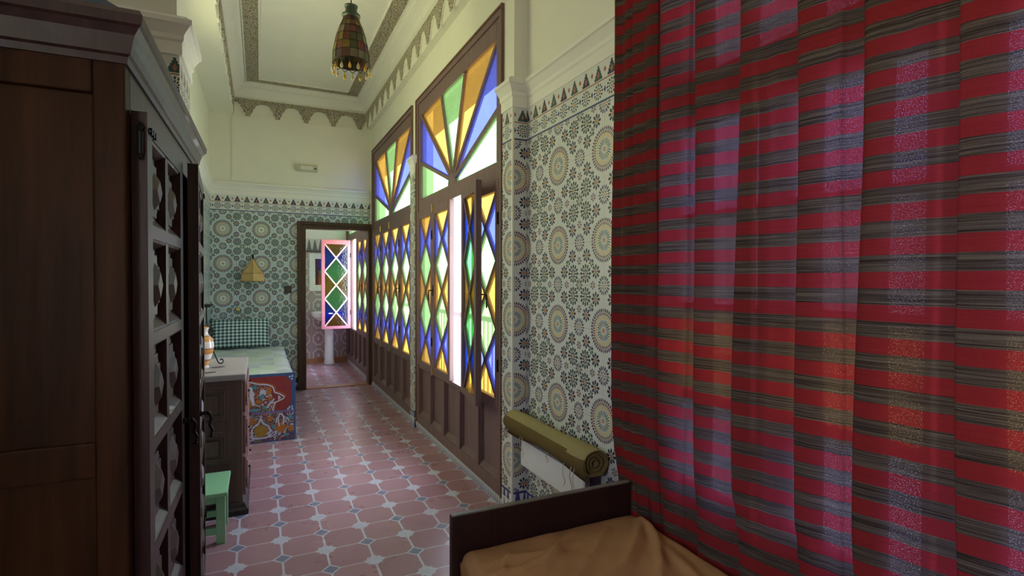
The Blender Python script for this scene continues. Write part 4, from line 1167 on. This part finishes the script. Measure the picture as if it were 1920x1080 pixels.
# ------------------------------------------------------------------ heater and rolled mat
Ht = thing('wall_heater', 'white flat panel heater mounted on the tiled wall behind the bed', 'heater', (1.385, 2.4, .33))
b = B(); box(b, 1.355, 1.39, 2.08, 2.745, .333, .522); obj('panel', b, M['white_metal'], Ht, world=True, bevel=.008)
b = B()
for k in range(56): 
    y = 2.10+k*.0114; box(b, 1.3535, 1.3552, y, y+.005, .484, .516)
obj('grille', b, M['dark_grille'], Ht, world=True, label='row of thin dark grille slots')
b = B(); lathe(b, [(.001, -.014), (.013, -.014), (.013, 0), (.001, .002)], 14, (1.355, 2.16, .37), axis='x'); obj('dial', b, M['white_metal'], Ht, world=True)
for y, h_, z_ in ((2.747, .012, .40), (2.035, .04, .12)):
    b = B(); box(b, 1.358, 1.421, y, y+h_, z_, .526); obj('bracket', b, M['purple_metal'], Ht, world=True, bevel=.003, label='dark side bracket')
RM = thing('rolled_mat', 'rolled khaki canvas mat resting on top of the white heater', 'rolled mat', (1.34, 2.4, .52))
p0_, p1_ = Vector((1.338, 2.80, .585)), Vector((1.338, 1.955, .585))
b = B(); seg = 36; rings = []
for k in range(25):
    t = k/24; c = p0_.lerp(p1_, t); R0 = .058+.004*math.sin(t*9)+.004*t
    ring = []
    for i in range(seg):
        a = 2*PI*i/seg; r = R0*(1+.03*math.sin(3*a+t*7)+.02*math.sin(5*a-t*11)); 
        zf = -.86*R0
        x, z = r*math.cos(a), max(r*math.sin(a), zf)
        ring.append(b.verts.new((c.x+x, c.y, c.z+z)))
    rings.append(ring)
for k in range(24):
    for i in range(seg):
        f = b.faces.new((rings[k][i], rings[k][(i+1) % seg], rings[k+1][(i+1) % seg], rings[k+1][i]))
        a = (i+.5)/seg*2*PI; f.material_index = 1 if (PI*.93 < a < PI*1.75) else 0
# recessed ends, their shade painted with the darker canvas
for ring, c, d in ((rings[0], p0_, 1), (rings[-1], p1_, -1)):
    prev = ring; base = [Vector(v.co) for v in ring]
    cc = Vector((c.x, c.y, c.z))
    for s_k, dy in ((.90, 0), (.86, -.022), (.66, -.020), (.64, -.008), (.56, -.008), (.54, -.022), (.36, -.022), (.34, -.010), (.26, -.010), (.24, -.03)):
        new = [b.verts.new(cc + (v-cc)*s_k + Vector((0, d*dy, 0))) for v in base]
        for i in range(seg):
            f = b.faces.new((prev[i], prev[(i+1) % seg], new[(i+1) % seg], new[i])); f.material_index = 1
        prev = new
    b.faces.new(prev).material_index = 1
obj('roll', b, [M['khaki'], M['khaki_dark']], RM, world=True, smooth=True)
b = B()   # loose hem flap hanging over the front
fl = []
for k in range(25):
    t = k/24; c = p0_.lerp(p1_, t); R0 = .066
    row = []
    for q, a in enumerate((2.6, 2.9, 3.2, 3.5, 3.8, 4.05)):
        drop = (.008+.014*math.sin(t*7+1)+.03*max(0, t-.72)) if q == 5 else 0
        row.append(b.verts.new((c.x+R0*math.cos(a)*(1+.01*q), c.y, c.z+R0*math.sin(a)*.96 - drop)))
    fl.append(row)
for k in range(24):
    for q in range(5): b.faces.new((fl[k][q], fl[k+1][q], fl[k+1][q+1], fl[k][q+1]))
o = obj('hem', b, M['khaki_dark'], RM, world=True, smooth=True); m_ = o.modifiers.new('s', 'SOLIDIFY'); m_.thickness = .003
for (y, l, w) in ((2.075, .12, .004), (2.14, .11, .003), (2.05, .14, .003), (2.60, .09, .003), (2.575, .11, .003), (2.30, .05, .004), (2.76, .05, .004)):
    b = B(); x_ = 1.338-.055
    tube(b, spline([(x_, y, .545), (x_-.004, y+.006, .545-l*.4), (x_+.003, y-.004, .545-l*.8), (x_, y+.003, .545-l)], 4), w*.6, 5); obj('tie_string', b, M['string'], RM, world=True, smooth=True)

# ------------------------------------------------------------------ light
W_ = bpy.data.worlds.new('World'); sc.world = W_; W_.use_nodes = True
wt = W_.node_tree; bg = wt.nodes['Background']; bg.inputs[1].default_value = 6.5
tc = wt.nodes.new('ShaderNodeTexCoord'); sx = wt.nodes.new('ShaderNodeSeparateXYZ'); wt.links.new(tc.outputs['Generated'], sx.inputs[0])
mr = wt.nodes.new('ShaderNodeMapRange'); mr.inputs[1].default_value = -.12; mr.inputs[2].default_value = .10; wt.links.new(sx.outputs[2], mr.inputs[0])
wx = wt.nodes.new('ShaderNodeMix'); wx.data_type = 'RGBA'; wx.inputs[6].default_value = (.97, .95, .72, 1); wx.inputs[7].default_value = (.78, .86, 1.08, 1)
wt.links.new(mr.outputs[0], wx.inputs[0]); wt.links.new(wx.outputs[2], bg.inputs[0])
def portal(name, loc, rot, sx, sy):
    l = bpy.data.lights.new(name, 'AREA'); l.shape = 'RECTANGLE'; l.size = sx; l.size_y = sy; l.cycles.is_portal = True
    o = bpy.data.objects.new(name, l); COL.objects.link(o); o.location = loc; o.rotation_euler = rot
for i, (y0, y1) in enumerate((W1, W2, W3, W4)):
    portal('window_daylight', (1.56, (y0+y1)/2, 1.85), (0, PI/2, 0), 2.5, y1-y0)
portal('added_alcove_portal', (XL-.14, (A0+A1)/2, (AZ0+AZ1)/2), (0, -PI/2, 0), AZ1-AZ0, A1-A0)  # portal of the added alcove window
portal('added_opening_portal', (-1.22, -.25, 1.6), (0, -PI/2, 0), 1.0, .9)  # portal of the opening added in the near left wall
def area(name, loc, rot, sx, sy, e, col):
    l = bpy.data.lights.new(name, 'AREA'); l.shape = 'RECTANGLE'; l.size = sx; l.size_y = sy; l.energy = e; l.color = col
    o = bpy.data.objects.new(name, l); COL.objects.link(o); o.location = loc; o.rotation_euler = rot
    return o

# ------------------------------------------------------------------ camera
cam = bpy.data.cameras.new('camera'); co = bpy.data.objects.new('camera', cam); COL.objects.link(co)
cam.sensor_width = 36; cam.lens = 1001.05/1920*36; cam.clip_start = .02
yaw, pit, rol = [math.radians(a) for a in (25.3208, -.9198, .1517)]
fw = Vector((math.sin(yaw)*math.cos(pit), math.cos(yaw)*math.cos(pit), math.sin(pit))); r_ = Vector((math.cos(yaw), -math.sin(yaw), 0)); u_ = r_.cross(fw)
r2 = math.cos(rol)*r_ + math.sin(rol)*u_; u2 = -math.sin(rol)*r_ + math.cos(rol)*u_
co.matrix_world = Matrix(((r2.x, u2.x, -fw.x, 0), (r2.y, u2.y, -fw.y, 0), (r2.z, u2.z, -fw.z, 1.4), (0, 0, 0, 1)))
sc.camera = co
vs_ = sc.view_settings
sc.display_settings.display_device = 'sRGB'; vs_.view_transform = 'Standard'; vs_.look = 'None'; vs_.gamma = 1; vs_.use_curve_mapping = False; vs_.exposure = 0.95
cy = sc.cycles
cy.use_denoising = True; cy.max_bounces = 12; cy.diffuse_bounces = 6; cy.glossy_bounces = 4; cy.transmission_bounces = 8; cy.transparent_max_bounces = 16
cy.sample_clamp_indirect = 8
